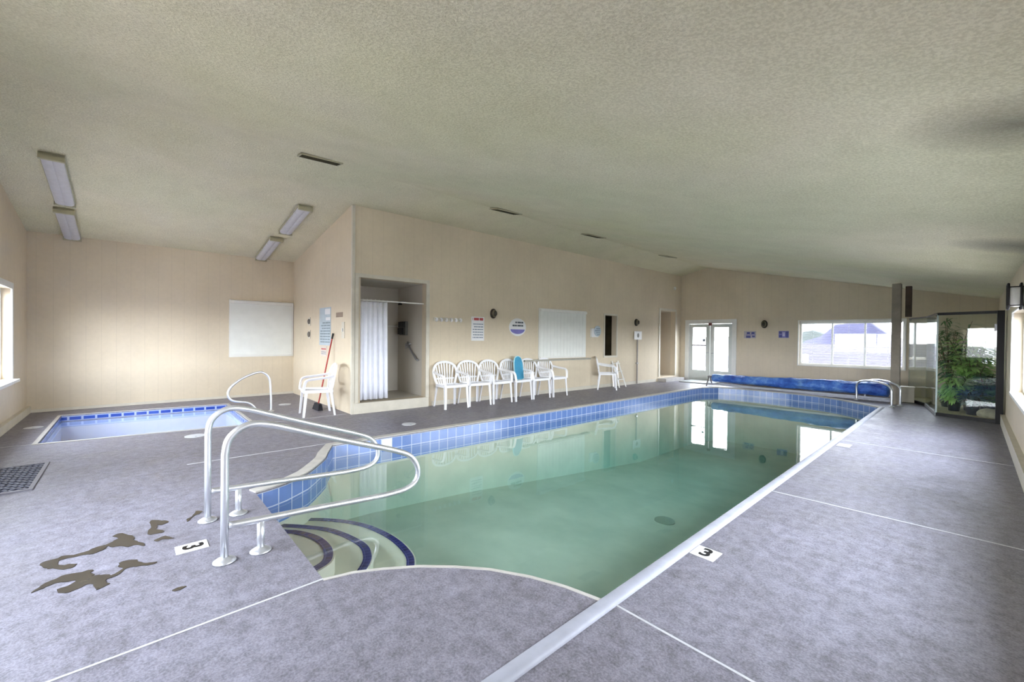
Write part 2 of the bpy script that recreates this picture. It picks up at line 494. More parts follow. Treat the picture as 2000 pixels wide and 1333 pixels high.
# skimmer mouths and pale marker tiles in the waterline band (left side)
def on_left(y): return -5.44+(y-2.4)*(.17/9.1)
for y, w in ((3.35, .34), (10.0, .28)):
    x = on_left(y)+.012
    obj('skimmer_mouth', bbox(x-.01, x, y, y+w, -.155, -.035), SKIM, pool)
for y in (2.55, 6.85, 9.6):
    x = on_left(y)+.014
    obj('marker_tile', bbox(x-.01, x, y, y+.15, -.165, -.02), WHITE, pool)
obj('floor_disc', lathe(bmesh.new(), [(.14, 0), (.14, .02), (.05, .03)], 24, Matrix.Translation((-2.97, 5.74, -1.255))), simple('disc_grey_green', (140, 150, 132), .5), pool)  # low grey-green disc on the pool floor

tub = thing('hot_tub', 'rectangular sunken hot tub of pale blue water in the alcove floor', 'hot tub')
basin(inset(TUB, -.002), 0, lambda y: -.75, TUBPL, tub)
obj('tile_band', uvstrip(inset(TUB, .006), -.095, -.015, closed=True), TUBTILE, tub, recalc=False)
bm = slab(bmesh.new(), inset(TUB, -.03), [], lambda x, y: (x, y, -.10), lambda x, y: (x, y, -.85))
obj('water', bm, TUBWATER, tub)
obj('coping', ribbon(list(reversed(TUB)), .008, .06, closed=True), COPING_L, tub)
obj('bench', bbox(-10.2, -9.75, -.84, 1.40, -.75, -.42), TUBPL, tub)
# light pillow block on the tub corner
tn = 0
def trim(bm, m, smooth=False):
    global tn; tn += 1
    return P(obj('trim_%d' % tn, bm, m, None, smooth), kind='structure')
def strip(x0, y0, x1, y1, w=.012):
    d = Vector((x1-x0, y1-y0)); L = d.length; a = math.atan2(d.y, d.x)
    return bbox(0, L, -w/2, w/2, -.002, .0025, Matrix.Translation((x0, y0, 0)) @ Matrix.Rotation(a, 4, 'Z'))
for s in ((-2.49, .82, -2.45, YN), (-1.235, 1.885, XR-.06, 1.885), (-1.235, 4.40, XR-.06, 4.46), (-5.60, 1.86, -5.64, .45), (-7.53, 1.42, -7.5, 2.85), (-7.86, -.86, -7.9, YN), (-1.235, 7.4, XR-.06, 7.4)):
    trim(strip(*s), JOINT)

# ------------------------------------------------------------------ walls
class W:
    """vertical wall from A to B; s runs from A; inner face looks to the left of A->B"""
    def __init__(s, A, B, th=.16):
        s.A = Vector((*A, 0)); d = Vector((B[0]-A[0], B[1]-A[1], 0)); s.L = d.length; s.t = d.normalized(); s.n = Vector((-s.t.y, s.t.x, 0)); s.th = th
        s.rz = math.atan2(s.t.y, s.t.x)
    def p(s, u, z, d=0): return s.A+s.t*u+s.n*d+Vector((0, 0, z))
    def M(s, u, z, d=0):   # local frame: x along wall, y into room, z up
        return Matrix.Translation(s.p(u, z, d)) @ Matrix.Rotation(s.rz, 4, 'Z')
    def build(s, name, mat, top, holes=(), z0=-.1, kind=True):
        n = 24
        outer = [(0, z0), (s.L, z0)]+[(s.L*(1-i/n), top(*(s.A+s.t*(s.L*(1-i/n)))[:2])+.05) for i in range(n+1)]
        hs = [[(a, c), (a, d), (b, d), (b, c)] for a, b, c, d in holes]
        bm = slab(bmesh.new(), outer, hs, lambda u, z: tuple(s.p(u, z)), lambda u, z: tuple(s.p(u, z, -s.th)))
        return P(obj(name, bm, mat), kind='structure')
    def recess(s, name, mat, u0, u1, z0, z1, depth):
        bm = bmesh.new(); d0 = -s.th+.002
        f = [tuple(s.p(u, z, d0)) for u, z in ((u0, z0), (u1, z0), (u1, z1), (u0, z1))]; b = [tuple(s.p(u, z, -depth)) for u, z in ((u0, z0), (u1, z0), (u1, z1), (u0, z1))]
        F = [bm.verts.new(v) for v in f]; B_ = [bm.verts.new(v) for v in b]
        for i in range(4): bm.faces.new([F[i], F[(i+1) % 4], B_[(i+1) % 4], B_[i]])
        bm.faces.new(B_)
        return P(obj(name, bm, mat, recalc=False), kind='structure')
    def frame(s, u0, u1, z0, z1, w, d0, d1, sill=True):
        bm = bmesh.new()
        def b(a, c, e, f):
            m = bmesh.new(); vs = box(bm, a, c, d0, d1, e, f, s.M(0, 0)); m.free()
        b(u0-w, u0, z0-(w if sill else 0), z1+w); b(u1, u1+w, z0-(w if sill else 0), z1+w); b(u0, u1, z1, z1+w)
        if sill: b(u0, u1, z0-w, z0)
        return bm

wf = W((-6.87, YF), (XR, YF)); wf.n = -wf.n               # far wall (seen from -Y side)
def wfM(u, z, d=0): return Matrix.Translation(wf.p(u, z, d)) @ Matrix.Rotation(0, 4, 'Z')
# simpler: give the far wall its own reversed direction so that the room is on its left
wf = W((XR, YF), (-6.87, YF)); fx = lambda x: XR-x
wl = W(A1, A0); ll = wl.L; ly = lambda y: (A1[1]-y)/(A1[1]-A0[1])*ll
ws = W((-7.42, 2.90), (XB, 2.90)); sx = lambda x: -7.42-x
wb = W((XB, 2.90), (XB, YN)); by = lambda y: 2.90-y
wn = W((XB, YN), (XR, YN)); nx = lambda x: x-XB
wr = W((XR, YN), (XR, YF)); ry = lambda y: y-YN

FD = (-6.62, -5.12, 0, 1.98); FW1 = (-3.36, -1.12, .70, 1.95); FW2 = (-.02, .36, .88, 1.64)
wf.build('wall_far', WALL_X, cz, [(fx(FD[1]), fx(FD[0]), -.05, FD[3]), (fx(FW1[1]), fx(FW1[0]), FW1[2], FW1[3]), (fx(FW2[1]), fx(FW2[0]), FW2[2], FW2[3])])
SH = (3.02, 4.36, .19, 2.45); NI = (10.02, 10.56, .90, 2.06); DO = (12.92, 13.86, .15, 2.34)
hl = [(ly(y1), ly(y0), a, b) for y0, y1, a, b in (SH, NI, DO)]
wl.build('wall_left', WALL_Y, cz, hl)
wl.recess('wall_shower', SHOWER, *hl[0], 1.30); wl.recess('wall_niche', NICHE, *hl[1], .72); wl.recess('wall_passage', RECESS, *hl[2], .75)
ws.build('wall_alcove_side', WALL_X, cz); wb.build('wall_alcove_back', WALL_Y, cz)
NW = [(-9.68, -7.3, .70, 2.05), (-5.4, -1.6, .70, 1.85)]
wn.build('wall_near', WALL_X, cz, [(nx(a), nx(b), c, d) for a, b, c, d in NW])
RW = [(5.9, 9.30, .70, 1.82), (2.1, 5.0, .74, 1.80)]
wr.build('wall_right', WALL_Y, cz, [(ry(a), ry(b), c, d) for a, b, c, d in RW])

bm = bmesh.new(); nxg, nyg = 46, 30; grid = []
xs = [XB-.2+(XR+.2-XB+.2)*i/nxg for i in range(nxg+1)]+[RIDGE, -7.42]; xs.sort()
for j in range(nyg+1):
    y = YN-.2+(YF-YN+.4)*j/nyg
    grid.append([bm.verts.new((x, y, cz(x, y))) for x in xs])
for j in range(nyg):
    for i in range(len(xs)-1): bm.faces.new([grid[j][i], grid[j+1][i], grid[j+1][i+1], grid[j][i+1]])
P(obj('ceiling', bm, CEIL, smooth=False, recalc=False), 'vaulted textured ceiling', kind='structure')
bm = bmesh.new(); box(bm, XB-.5, XR+.5, YN-.5, YF+.5, 4.1, 4.2)
P(obj('ceiling_roof_deck', bm, RECESS), kind='structure')

# base curbs
def base(name, w, u0, u1, h, d):
    bm = bmesh.new(); box(bm, u0, u1, 0, d, 0, h, w.M(0, 0))
    P(obj(name, bm, TRIM), kind='structure')
base('baseboard_right', wr, ry(YN), ry(11.0), .17, .055)
base('baseboard_near', wn, 0, nx(XR-.07), .12, .05)
base('baseboard_alcove_back', wb, 0, by(YN)-.02, .05, .02)
base('baseboard_far', wf, fx(-1.2), fx(-4.95), .10, .02)
base('baseboard_left', wl, ly(12.7), ly(4.5), .09, .018)

# ------------------------------------------------------------------ windows and doors
def portal(w, u0, u1, z0, z1):
    L = bpy.data.lights.new('window_daylight', 'AREA'); L.shape = 'RECTANGLE'; L.size = (u1-u0); L.size_y = (z1-z0)
    L.cycles.is_portal = True
    o = bpy.data.objects.new('window_daylight', L); COL.objects.link(o)
    c = w.p((u0+u1)/2, (z0+z1)/2, -w.th-.02)
    o.matrix_world = Matrix.Translation(c) @ Matrix.Rotation(w.rz, 4, 'Z') @ Matrix.Rotation(PI/2, 4, 'X')
    # rotated so that the lamp's -Z points into the room (+y of the wall frame)
    return o
wi = 0
def window(w, u0, u1, z0, z1, bars=(), label=None, w_=.05, trimw=.07, sill=True, pane=None, sd=.09):
    global wi; wi += 1
    t = thing('window_%d' % wi, label, None, tuple(w.p((u0+u1)/2, z0, 0)), w.rz); t['kind'] = 'structure'
    M = Matrix.Translation((-(u1-u0)/2-u0, 0, -z0))
    def loc(bm): bmesh.ops.transform(bm, matrix=M, verts=bm.verts); return bm
    def fr(a, b, c, d, k, d0, d1):
        bm = bmesh.new()
        box(bm, a-k, a, d0, d1, c-k, d+k); box(bm, b, b+k, d0, d1, c-k, d+k); box(bm, a, b, d0, d1, d, d+k); box(bm, a, b, d0, d1, c-k, c)
        return bm
    bm = fr(u0+w_, u1-w_, z0+w_, z1-w_, w_, -w.th+.02, -w.th+.07)
    for b in bars: box(bm, b-.02, b+.02, -w.th+.025, -w.th+.065, z0+w_, z1-w_)
    obj('window_frame', loc(bm), WHITE, t)
    if trimw: obj('window_trim', loc(fr(u0, u1, z0, z1, trimw, 0, .022)), WHITE, t)
    if sill: obj('window_sill', loc(bbox(u0-.05, u1+.05, 0, sd, z0-.045, z0-.005)), WHITE, t)
    obj('window_pane', loc(bbox(u0+w_, u1-w_, -w.th+.042, -w.th+.048, z0+w_, z1-w_)), pane or PANE, t)
    portal(w, u0, u1, z0, z1)
    return t
window(wf, fx(FW1[1]), fx(FW1[0]), FW1[2], FW1[3], [fx(-2.6), fx(-1.9)], 'wide far-wall picture window looking onto a flat-topped hill', trimw=.025, sill=False, pane=DIMMING)
window(wf, fx(FW2[1]), fx(FW2[0]), FW2[2], FW2[3], [], 'small far-wall window behind the glass enclosure plants', trimw=.02, w_=.02, sill=False, pane=DIMMING)
window(wr, ry(5.9), ry(9.30), .70, 1.82, [ry(7.6)], 'right-hand wall window below the caged lamp', trimw=.02, sd=.03)
window(wr, ry(2.1), ry(5.0), .74, 1.80, [ry(3.5)], 'right-hand wall window nearest the camera')
window(wn, nx(-9.68), nx(-7.3), .70, 2.05, [nx(-8.5)], 'white-framed window beside the hot tub at the left edge', trimw=.09)
window(wn, nx(-5.4), nx(-1.6), .70, 1.85, [nx(-3.5)], 'unseen window added behind the camera to light the room')  # added opening out of view, lets extra daylight into the room

# slatted blind in the far window
t = thing('venetian_blind', 'open white horizontal blind across the wide far window', 'blind', tuple(wf.p((fx(FW1[0])+fx(FW1[1]))/2, FW1[2], -.06)), wf.rz)
bm = bmesh.new(); hw = (FW1[1]-FW1[0])/2-.055
nsl = 17
for k in range(nsl):
    z = .06+k*(1.08/(nsl-1)); box(bm, -hw, hw, -.012, .012, z-.0015, z+.0015, Matrix.Identity(4))
obj('slats', bm, BLIND, t)
obj('head_rail', bbox(-hw, hw, -.02, .02, 1.17, 1.20), BLIND, t)
for k in (-.8, 0, .8): obj('ladder_cord', bbox(k-.002, k+.002, -.014, -.010, .04, 1.18), BLIND, t)

# French doors
d = thing('door_1', 'white glazed double door in the far wall', None, (sum(FD[:2])/2, YF, 0), PI); d['kind'] = 'structure'
hwid = (FD[1]-FD[0])/2
bm = bmesh.new(); box(bm, -hwid, -hwid+.05, -.12, .03, 0, 1.98); box(bm, hwid-.05, hwid, -.12, .03, 0, 1.98); box(bm, -hwid+.05, hwid-.05, -.12, .03, 1.92, 1.98)
box(bm, -hwid-.08, -hwid, 0, .025, 0, 2.06); box(bm, hwid, hwid+.08, 0, .025, 0, 2.06); box(bm, -hwid, hwid, 0, .025, 1.98, 2.06)
box(bm, -hwid+.05, hwid-.05, -.12, .02, 0, .02)
obj('door_frame', bm, WHITE, d)
for sgn in (-1, 1):
    x0, x1 = (-hwid+.055, -.005) if sgn < 0 else (.005, hwid-.055)
    a0, a1, b0, b1 = x0+.115, x1-.13 if sgn < 0 else x1-.115, .36, 1.80
    if sgn > 0: a0 = x0+.13
    bm = bmesh.new()
    box(bm, x0, a0, -.06, -.015, .02, 1.915); box(bm, a1, x1, -.06, -.015, .02, 1.915); box(bm, a0, a1, -.06, -.015, .02, b0); box(bm, a0, a1, -.06, -.015, b1, 1.915)
    lf = obj('door_leaf', bm, simple('door_enamel', (206, 210, 206), .45, var=.02), d)
    obj('glass_pane', bbox(a0, a1, -.04, -.034, b0, b1), PANE, lf)
    if sgn > 0:
        obj('push_bar', bbox(a0-.02, a1+.02, .0, .03, 1.18, 1.215), STEELD, lf)
        obj('notice', bbox(a0+.03, a0+.11, -.03, -.026, 1.33, 1.41), GREYP, lf)
    obj('door_handle', tube(bmesh.new(), [(-.05*sgn*0+(-.06 if sgn < 0 else .06), -.015, .95), (-.06 if sgn < 0 else .06, .04, .95), (-.16 if sgn < 0 else .16, .045, .95)], .011), STEELD, lf)
portal(wf, fx(FD[1]), fx(FD[0]), .05, 1.95)
o = P(obj('door_alarm', bbox(-.05, .05, -.03, .03, 0, .09, bev=.01), simple('alarm_red', (120, 62, 58), .5)), 'small dark red alarm box above the middle of the glazed doors', 'alarm'); o.location = (-5.84, YF-.055, 1.86)

# door frames on the left wall
def casing(n, hole, w=.075, bottom=False, label=None):
    y0, y1, z0, z1 = hole
    bm = wl.frame(ly(y1), ly(y0), z0, z1, w, 0, .022, sill=bottom)
    t = P(obj(n, bm, TRIM), label, None, kind='structure')
    return t
casing('trim_20', SH, .07); casing('trim_21', NI, .05, True); casing('door_2', DO, .08, label='open cased doorway in the changing-room wall')
bm = bmesh.new(); box(bm, ly(SH[1])-.05, ly(2.93), 0, .05, 0, .19, wl.M(0, 0)); P(obj('trim_22', bm, TRIM), kind='structure')
bm = bmesh.new(); box(bm, -.02, .03, -.02, .03, 0, cz(-7.42, 2.9)-.01, Matrix.Translation((-7.41, 2.91, 0))); P(obj('trim_23', bm, TRIM), kind='structure')
bm = bmesh.new(); box(bm, ly(DO[1])-.1, ly(DO[0])+.1, 0, .30, 0, .10, wl.M(0, 0)); P(obj('trim_24', bm, simple('sill_concrete', (176, 172, 168), .7)), kind='structure')

# ------------------------------------------------------------------ closed blinds
def closed_blind(w, u0, u1, z0, z1, label, vert=False):
    t = thing('window_blind', label, 'blind', tuple(w.p((u0+u1)/2, z0, 0)), w.rz); h = (u1-u0)/2; H = z1-z0
    obj('backing_frame', bbox(-h-.03, h+.03, .002, .03, -.03, H+.03), WHITE, t)
    bm = bmesh.new(); n = 16
    if vert:
        k = 14
        for i in range(k):
            a = -h+2*h*i/k; box(bm, a+.003, a+2*h/k-.001, .035, .042, .01, H-.03, Matrix.Identity(4))
    else:
        n = 26
        for i in range(n):
            z = .01+(H-.06)*i/n; box(bm, -h+.01, h-.01, .035, .041+.004*(i % 2), z, z+(H-.06)/n-.002)
    obj('blind_slats', bm, BLIND, t)
    obj('head_rail', bbox(-h-.01, h+.01, .03, .085, H-.05, H+.01, bev=.006), WHITE, t)
    obj('bottom_rail', bbox(-h, h, .032, .055, -.005, .02, bev=.004), WHITE, t)
    return t
closed_blind(wb, by(2.86), by(1.63), .93, 2.14, 'closed white blind over the alcove back wall window')
closed_blind(wl, ly(9.15), ly(7.46), .91, 2.10, 'closed white blind above the row of plastic chairs', True)
o = P(obj('wall_shelf', bbox(-1.2, 1.2, 0, .10, -.02, .02), simple('shelf_paint', (158, 156, 146), .6)), 'narrow wooden ledge under the changing-room wall blind', 'shelf')
o.matrix_world = wl.M(ly(8.12), .84, .002)

# ------------------------------------------------------------------ ceiling fittings
def on_ceiling(x, y, dz=0): return (x, y, cz(x, y)-dz)
def fixture(x0, x1, y, yaw, label):
    L = abs(x1-x0); xc = (x0+x1)/2
    sl = math.atan2(cz(x1, y)-cz(x0, y), x1-x0)
    t = thing('fluorescent_light', label, 'ceiling light', (xc, y, (cz(x0, y)+cz(x1, y))/2-.012), 0, 'fluorescent fittings on the alcove ceiling')
    t.rotation_euler = (0, -sl, yaw)
    obj('housing', bbox(-L/2, L/2, -.115, .115, -.03, .0), FIXT, t)
    bm = bmesh.new(); pr = [(-.105, -.03), (-.10, -.06), (-.07, -.078), (-.012, -.082), (0, -.074), (.012, -.082), (.07, -.078), (.10, -.06), (.105, -.03)]
    a = [bm.verts.new((-L/2+.035, y_, z)) for y_, z in pr]; b = [bm.verts.new((L/2-.035, y_, z)) for y_, z in pr]
    for i in range(len(pr)-1): bm.faces.new([a[i], a[i+1], b[i+1], b[i]])
    bm.faces.new(a); bm.faces.new(list(reversed(b)))
    auto_smooth(obj('diffuser', bm, DIFF, t))
    for s in (-1, 1): obj('end_cap', bbox(s*(L/2-.02)-.02, s*(L/2-.02)+.02, -.118, .118, -.088, -.001, bev=.008), FIXT, t)
    return t
fixture(-9.36, -7.80, -.74, .0, 'fluorescent fitting above the hot tub\'s left end, the higher of its pair')
fixture(-10.98, -9.62, -.78, .0, 'fluorescent fitting above the hot tub\'s left end, touching the back wall')
fixture(-9.12, -7.80, 2.24, .0, 'fluorescent fitting beside the alcove side wall, the higher of its pair')
fixture(-10.9, -9.48, 2.18, .0, 'fluorescent fitting beside the alcove side wall, touching the back wall')

for i, (x, y, L) in enumerate(((-5.93, 1.88, .56), (-5.92, 5.2, .62), (-5.92, 7.9, .62), (-5.86, 11.3, .5))):
    lb = ('dark ridge vent nearest the camera', 'dark ridge vent, second along the ridge', 'dark ridge vent, third along the ridge', 'grey ridge vent farthest along the ridge')[i]
    t = thing('ceiling_vent', lb, 'vent', (x, y, cz(x, y)-.004), 0, 'vents along the ceiling ridge'); t.rotation_euler = (0, math.atan(.222), -.1)
    bm = bmesh.new(); a, b = L/2*.86, .125
    box(bm, -b, b, -a, a, -.012, -.004); obj('vent_slot', bm, DARKV if i < 3 else simple('vent_grey', (110, 106, 90), .8), t)
    bm = bmesh.new(); box(bm, -b-.02, -b, -a-.02, a+.02, -.018, 0); box(bm, b, b+.02, -a-.02, a+.02, -.018, 0); box(bm, -b, b, -a-.02, -a, -.018, 0); box(bm, -b, b, a, a+.02, -.018, 0)
    obj('vent_frame', bm, FIXT, t)
    bm = bmesh.new()
    for k in range(4): box(bm, -b+.03+k*.055, -b+.036+k*.055, -a, a, -.02, -.011)
    obj('louvre', bm, simple('louvre_olive', (70, 66, 44), .7) if i < 3 else FIXT, t)

t = P(obj('smoke_detector', lathe(bmesh.new(), [(.06, 0), (.06, .02), (.045, .035), (.02, .04)], 20), WHITE), 'small round white detector high on the changing-room wall by the far corner', 'detector')
t.matrix_world = wl.M(ly(13.8), 3.14, 0) @ Matrix.Rotation(-PI/2, 4, 'X')

# ------------------------------------------------------------------ lamps on walls
def bulkhead(w, u, z, label, r=.11):
    t = thing('wall_sconce', label, 'wall lamp', tuple(w.p(u, z, 0)), w.rz, None)
    R_ = Matrix.Rotation(-PI/2, 4, 'X') @ Matrix.Diagonal((.72, 1, 1, 1))
    obj('backplate', lathe(bmesh.new(), [(r, 0), (r, .03), (r*.86, .055)], 28, R_), BRONZE, t, True)
    obj('lens', lathe(bmesh.new(), [(r*.78, .05), (r*.7, .08), (r*.4, .10), (.01, .105)], 28, R_), simple('amber_lens', (120, 112, 92), .3), t, True)
    obj('visor', lathe(bmesh.new(), [(r*.5, .085), (r*.5, .11), (r*.35, .115)], 20, R_), BRONZE, t, True)
    return t
bulkhead(wl, ly(6.03), 1.93, 'dark bronze oval wall lamp above the chair row')
bulkhead(wl, ly(11.55), 1.90, 'dark bronze oval wall lamp above the square white pole sign')
bulkhead(wf, fx(-4.25), 1.88, 'dark bronze round wall lamp on the far wall between the two signs', .12)
t = thing('wall_sconce', 'caged bulkhead lamp with black frame on the right-hand wall', 'wall lamp', tuple(wr.p(ry(7.1), 1.90, 0)), wr.rz)
Rm = Matrix.Rotation(-PI/2, 4, 'X')
obj('backplate', bbox(-.1, .1, 0, .03, -.14, .14, bev=.01), BRONZE, t)
obj('lens', bbox(-.075, .075, .03, .13, -.11, .11, bev=.03), LENS, t)
bm = bmesh.new()
def rr(w_, h, y):
    return [(x, y, z) for x, z in ((-w_, -h*.7), (-w_*.7, -h), (w_*.7, -h), (w_, -h*.7), (w_, h*.7), (w_*.7, h), (-w_*.7, h), (-w_, h*.7), (-w_, -h*.7))]
tube(bm, rr(.095, .135, .14), .011, 8); tube(bm, rr(.095, .135, .05), .010, 8)
for x in (-.09, 0, .09): tube(bm, [(x, .14, -.13), (x, .14, .13)], .006, 6)
for x in (-.09, .09):
    for z in (-.1, .1): tube(bm, [(x, .03, z), (x, .14, z)], .006, 6)
obj('cage', bm, BLACK, t)

# ------------------------------------------------------------------ signs and small wall things
def panel(w, u, z, hw, hh, mat, name, label, cat='sign', d=.004, marks=(), group=None):
    t = thing(name, label, cat, tuple(w.p(u, z, 0)), w.rz, group)
    obj('board', bbox(-hw, hw, .001, .001+d, -hh, hh, bev=.0008), mat, t)
    for (nm, m, rects) in marks:
        bm = bmesh.new()
        for a, b, c, e in rects: box(bm, a, b, d, d+.0022, c, e)
        obj(nm, bm, m, t)
    return t
def rows(x0, x1, z0, z1, n, frac=.5, seed=1, words=5):
    r = random.Random(seed); out = []; h = (z1-z0)/n
    for i in range(n):
        x = x0; zz = z1-h*(i+1)+h*(1-frac)/2
        while x < x1-.012:
            w_ = min(r.uniform(.6, 1.5)*(x1-x0)/words, x1-x)
            out.append((x, x+w_*.86, zz, zz+h*frac)); x += w_
        if r.random() < .4 and len(out) > 2: out.pop()
    return out
# NB: on these walls the local x axis runs to the left as seen from the room
panel(wl, ly(5.62), 1.58, .17, .26, PAPER, 'rules_notice', 'white paper notice with a red heading right of the hooks', marks=[('heading', REDP, rows(-.14, .14, .17, .25, 1, .7, 3, 2)), ('print', GREYP, rows(-.14, .14, -.22, .13, 6, .35, 4))])
t = thing('pool_sign', 'oval pool sign with dark lettering over a lilac band', 'sign', tuple(wl.p(ly(6.76), 1.64, 0)), wl.rz)
E_ = Matrix.Rotation(-PI/2, 4, 'X') @ Matrix.Diagonal((.26, .21, 1, 1))
obj('board', lathe(bmesh.new(), [(1, .001), (1, .006)], 36, E_), PAPER, t)
bm = bmesh.new(); pts = [(.22*math.cos(a), -.05+(-.11)*math.sin(a)) for a in [PI*k/14 for k in range(15)]]
slab(bm, pts, [], lambda x, z: (x, .0065, z), lambda x, z: (x, .009, z)); obj('band', bm, LILAC, t)
for q in rows(-.17, .17, .0, .15, 2, .5, 8, 4): obj('print', bbox(q[0], q[1], .006, .009, q[2], q[3]), simple('dark_print', (84, 92, 100), .6), t)
t = panel(wl, ly(9.53), 1.55, .14, .12, PAPER, 'first_aid_box', 'white box with a round blue emblem left of the narrow dark opening', 'box', .06)
obj('emblem', lathe(bmesh.new(), [(.15, .061), (.15, .066)], 28, Matrix.Translation((-.10, 0, .05)) @ Matrix.Rotation(-PI/2, 4, 'X')), PAPERB, t)
for q in rows(-.2, .02, -.08, .14, 4, .4, 12, 3): obj('print', bbox(q[0], q[1], .066, .069, q[2], q[3]), GREYP, t)
t = thing('hook_rack', 'row of small white wall hooks right of the shower', 'hook rack', tuple(wl.p(ly(4.87), 1.755, 0)), wl.rz)
obj('rail', bbox(-.34, .34, .001, .012, -.035, .035, bev=.003), TRIM, t)
for k in range(6):
    x = -.29+.116*k
    obj('hook', tube(bmesh.new(), smooth_path([(x, .01, .02), (x, .05, .01), (x, .06, -.02), (x, .03, -.035), (x, .028, -.01)], 4), .018, 8), RESIN, t)
panel(wf, fx(-4.65), 1.56, .17, .11, simple('pale_sign', (178, 170, 176), .5), 'notice_board', 'pale sign with blue letter blocks right of the glazed doors', marks=[('print', BLUE, [(-.13, -.04, .02, .08), (.0, .09, .02, .08), (-.02, .11, -.10, -.03), (-.14, -.06, -.08, -.03)]), ('rule', LILAC, rows(-.16, .12, -.02, .02, 1, .5, 5))])
panel(wf, fx(-3.74), 1.57, .13, .10, LILAC, 'warning_sign', 'small blue warning sign beside the wide far window', marks=[('print', BLUE, [(-.12, -.05, -.09, .09), (.05, .12, .02, .09), (.04, .12, -.09, -.02)]), ('lettering', PAPER, [(-.03, .03, .03, .05), (-.03, .03, -.01, .01), (-.03, .03, -.05, -.03)])])
# square white plate on a long pole
t = thing('rescue_pole', 'grey upright pole hung on the wall behind a square white plate', 'pole', tuple(wl.p(ly(11.6), 0, 0)), wl.rz)
obj('plate', bbox(-.2, .2, .045, .052, 1.37, 1.63, bev=.003), PAPER, t)
obj('emblem', lathe(bmesh.new(), [(.05, .053), (.05, .057)], 20, Matrix.Translation((0, 0, 1.50)) @ Matrix.Rotation(-PI/2, 4, 'X') @ Matrix.Diagonal((1, 1.4, 1, 1))), simple('emblem_grey', (140, 140, 136), .6), t)
obj('shaft', tube(bmesh.new(), [(0, .03, .01), (0, .03, 1.40)], .02, 10), simple('pole_grey', (140, 134, 132), .5), t)
obj('bracket', bbox(-.04, .04, 0, .05, .62, .66), STEELD, t)
# alcove side wall
panel(ws, sx(-8.78), 1.58, .33, .38, PAPERB, 'spa_rules_sign', 'tall pale blue rules sign on the alcove side wall', marks=[('heading', PAPER, [(-.3, .0, .24, .35), (-.3, -.05, .12, .18)]), ('print', simple('slate_print', (126, 140, 148), .6), rows(-.29, .29, -.34, .1, 8, .42, 21, 4))])
panel(ws, sx(-8.85), 1.08, .18, .10, simple('notice_cream', (208, 196, 186), .6), 'small_notice', 'cream notice hanging below the rules sign', marks=[('print', REDP, rows(-.14, .14, .02, .07, 1, .5, 2)), ('lines', GREYP, rows(-.14, .14, -.07, 0, 2, .4, 9))])
for z, lb, r in ((1.70, 'upper round grey dial on the alcove side wall', .055), (1.42, 'lower round grey dial on the alcove side wall', .06)):
    t = thing('wall_timer', lb, 'timer', tuple(ws.p(sx(-9.76), z, 0)), ws.rz)
    obj('plate', bbox(-.07, .07, .001, .012, -.09, .09, bev=.003), TRIM, t)
    obj('dial', lathe(bmesh.new(), [(r, .012), (r, .03), (r*.5, .045)], 24, Matrix.Rotation(-PI/2, 4, 'X')), simple('dial_grey', (104, 98, 92), .5), t, True)
panel(ws, sx(-8.0), 1.79, .17, .045, simple('brown_plate', (150, 132, 118), .5), 'name_plate', 'small brownish plate right of the rules sign')
t = panel(ws, sx(-7.80), 1.50, .07, .15, TRIM, 'switch_plate', 'tall cream switch plate near the shower corner', 'switch', .01)
obj('toggle', bbox(-.012, .012, .01, .03, -.03, .03), WHITE, t)
# first small marks under the plate: push broom leaning into the corner of that wall
t = thing('push_broom', 'red-handled broom with a black head leaning behind the lone plastic chair', 'broom', (-8.28, 2.62, 0))
obj('handle', tube(bmesh.new(), [(0, 0, .10), (.02, .24, 1.36)], .013, 10), RED, t)
obj('grip', tube(bmesh.new(), [(.0195, .235, 1.335), (.0225, .255, 1.44)], .018, 10), BLACK, t)
bm = bmesh.new()
for z0, w0, w1 in ((0, .17, .13),):
    v = [bm.verts.new(p) for p in ((-w0, -.06, 0), (w0, -.06, 0), (w0, .03, 0), (-w0, .03, 0), (-w1, -.03, .12), (w1, -.03, .12), (w1, .02, .12), (-w1, .02, .12))]
    for f in ((3, 2, 1, 0), (4, 5, 6, 7), (0, 1, 5, 4), (1, 2, 6, 5), (2, 3, 7, 6), (3, 0, 4, 7)): bm.faces.new([v[i] for i in f])
obj('bristles', bm, BROOM, t)

# ------------------------------------------------------------------ shower
t = thing('shower_curtain', 'white shower curtain drawn to the left of the shower opening', 'curtain', tuple(wl.p(ly(3.30), .2, -.045)), wl.rz)
bm = bmesh.new(); n = 60; prev = None
for i in range(n+1):
    x = -.29+.57*i/n; yy = .028*math.sin(i*.62)+.012*math.sin(i*1.7)
    sp = 1.0
    q = [bm.verts.new((x*(.97+.05*(1-k/6)), yy*(.6+.5*(1-k/6)), .03+1.80*k/6)) for k in range(7)]
    if prev:
        for k in range(6): bm.faces.new([prev[k], q[k], q[k+1], prev[k+1]])
    prev = q
o = obj('drape', bm, FABRIC, t, True)
md = o.modifiers.new('th', 'SOLIDIFY'); md.thickness = .003
for k in range(8):
    bm = bmesh.new(); x = -.27+.075*k
    tube(bm, [(x, .024*math.cos(a), 1.85+.024*math.sin(a)) for a in [2*PI*j/12 for j in range(13)]], .003, 5)
    obj('curtain_ring', bm, WHITE, t)
t = P(obj('curtain_rod', tube(bmesh.new(), [tuple(wl.p(ly(3.03), 2.055, -.08)), tuple(wl.p(ly(4.35), 2.055, -.08))], .014, 10), WHITE), 'white rod across the shower opening', 'curtain rod')
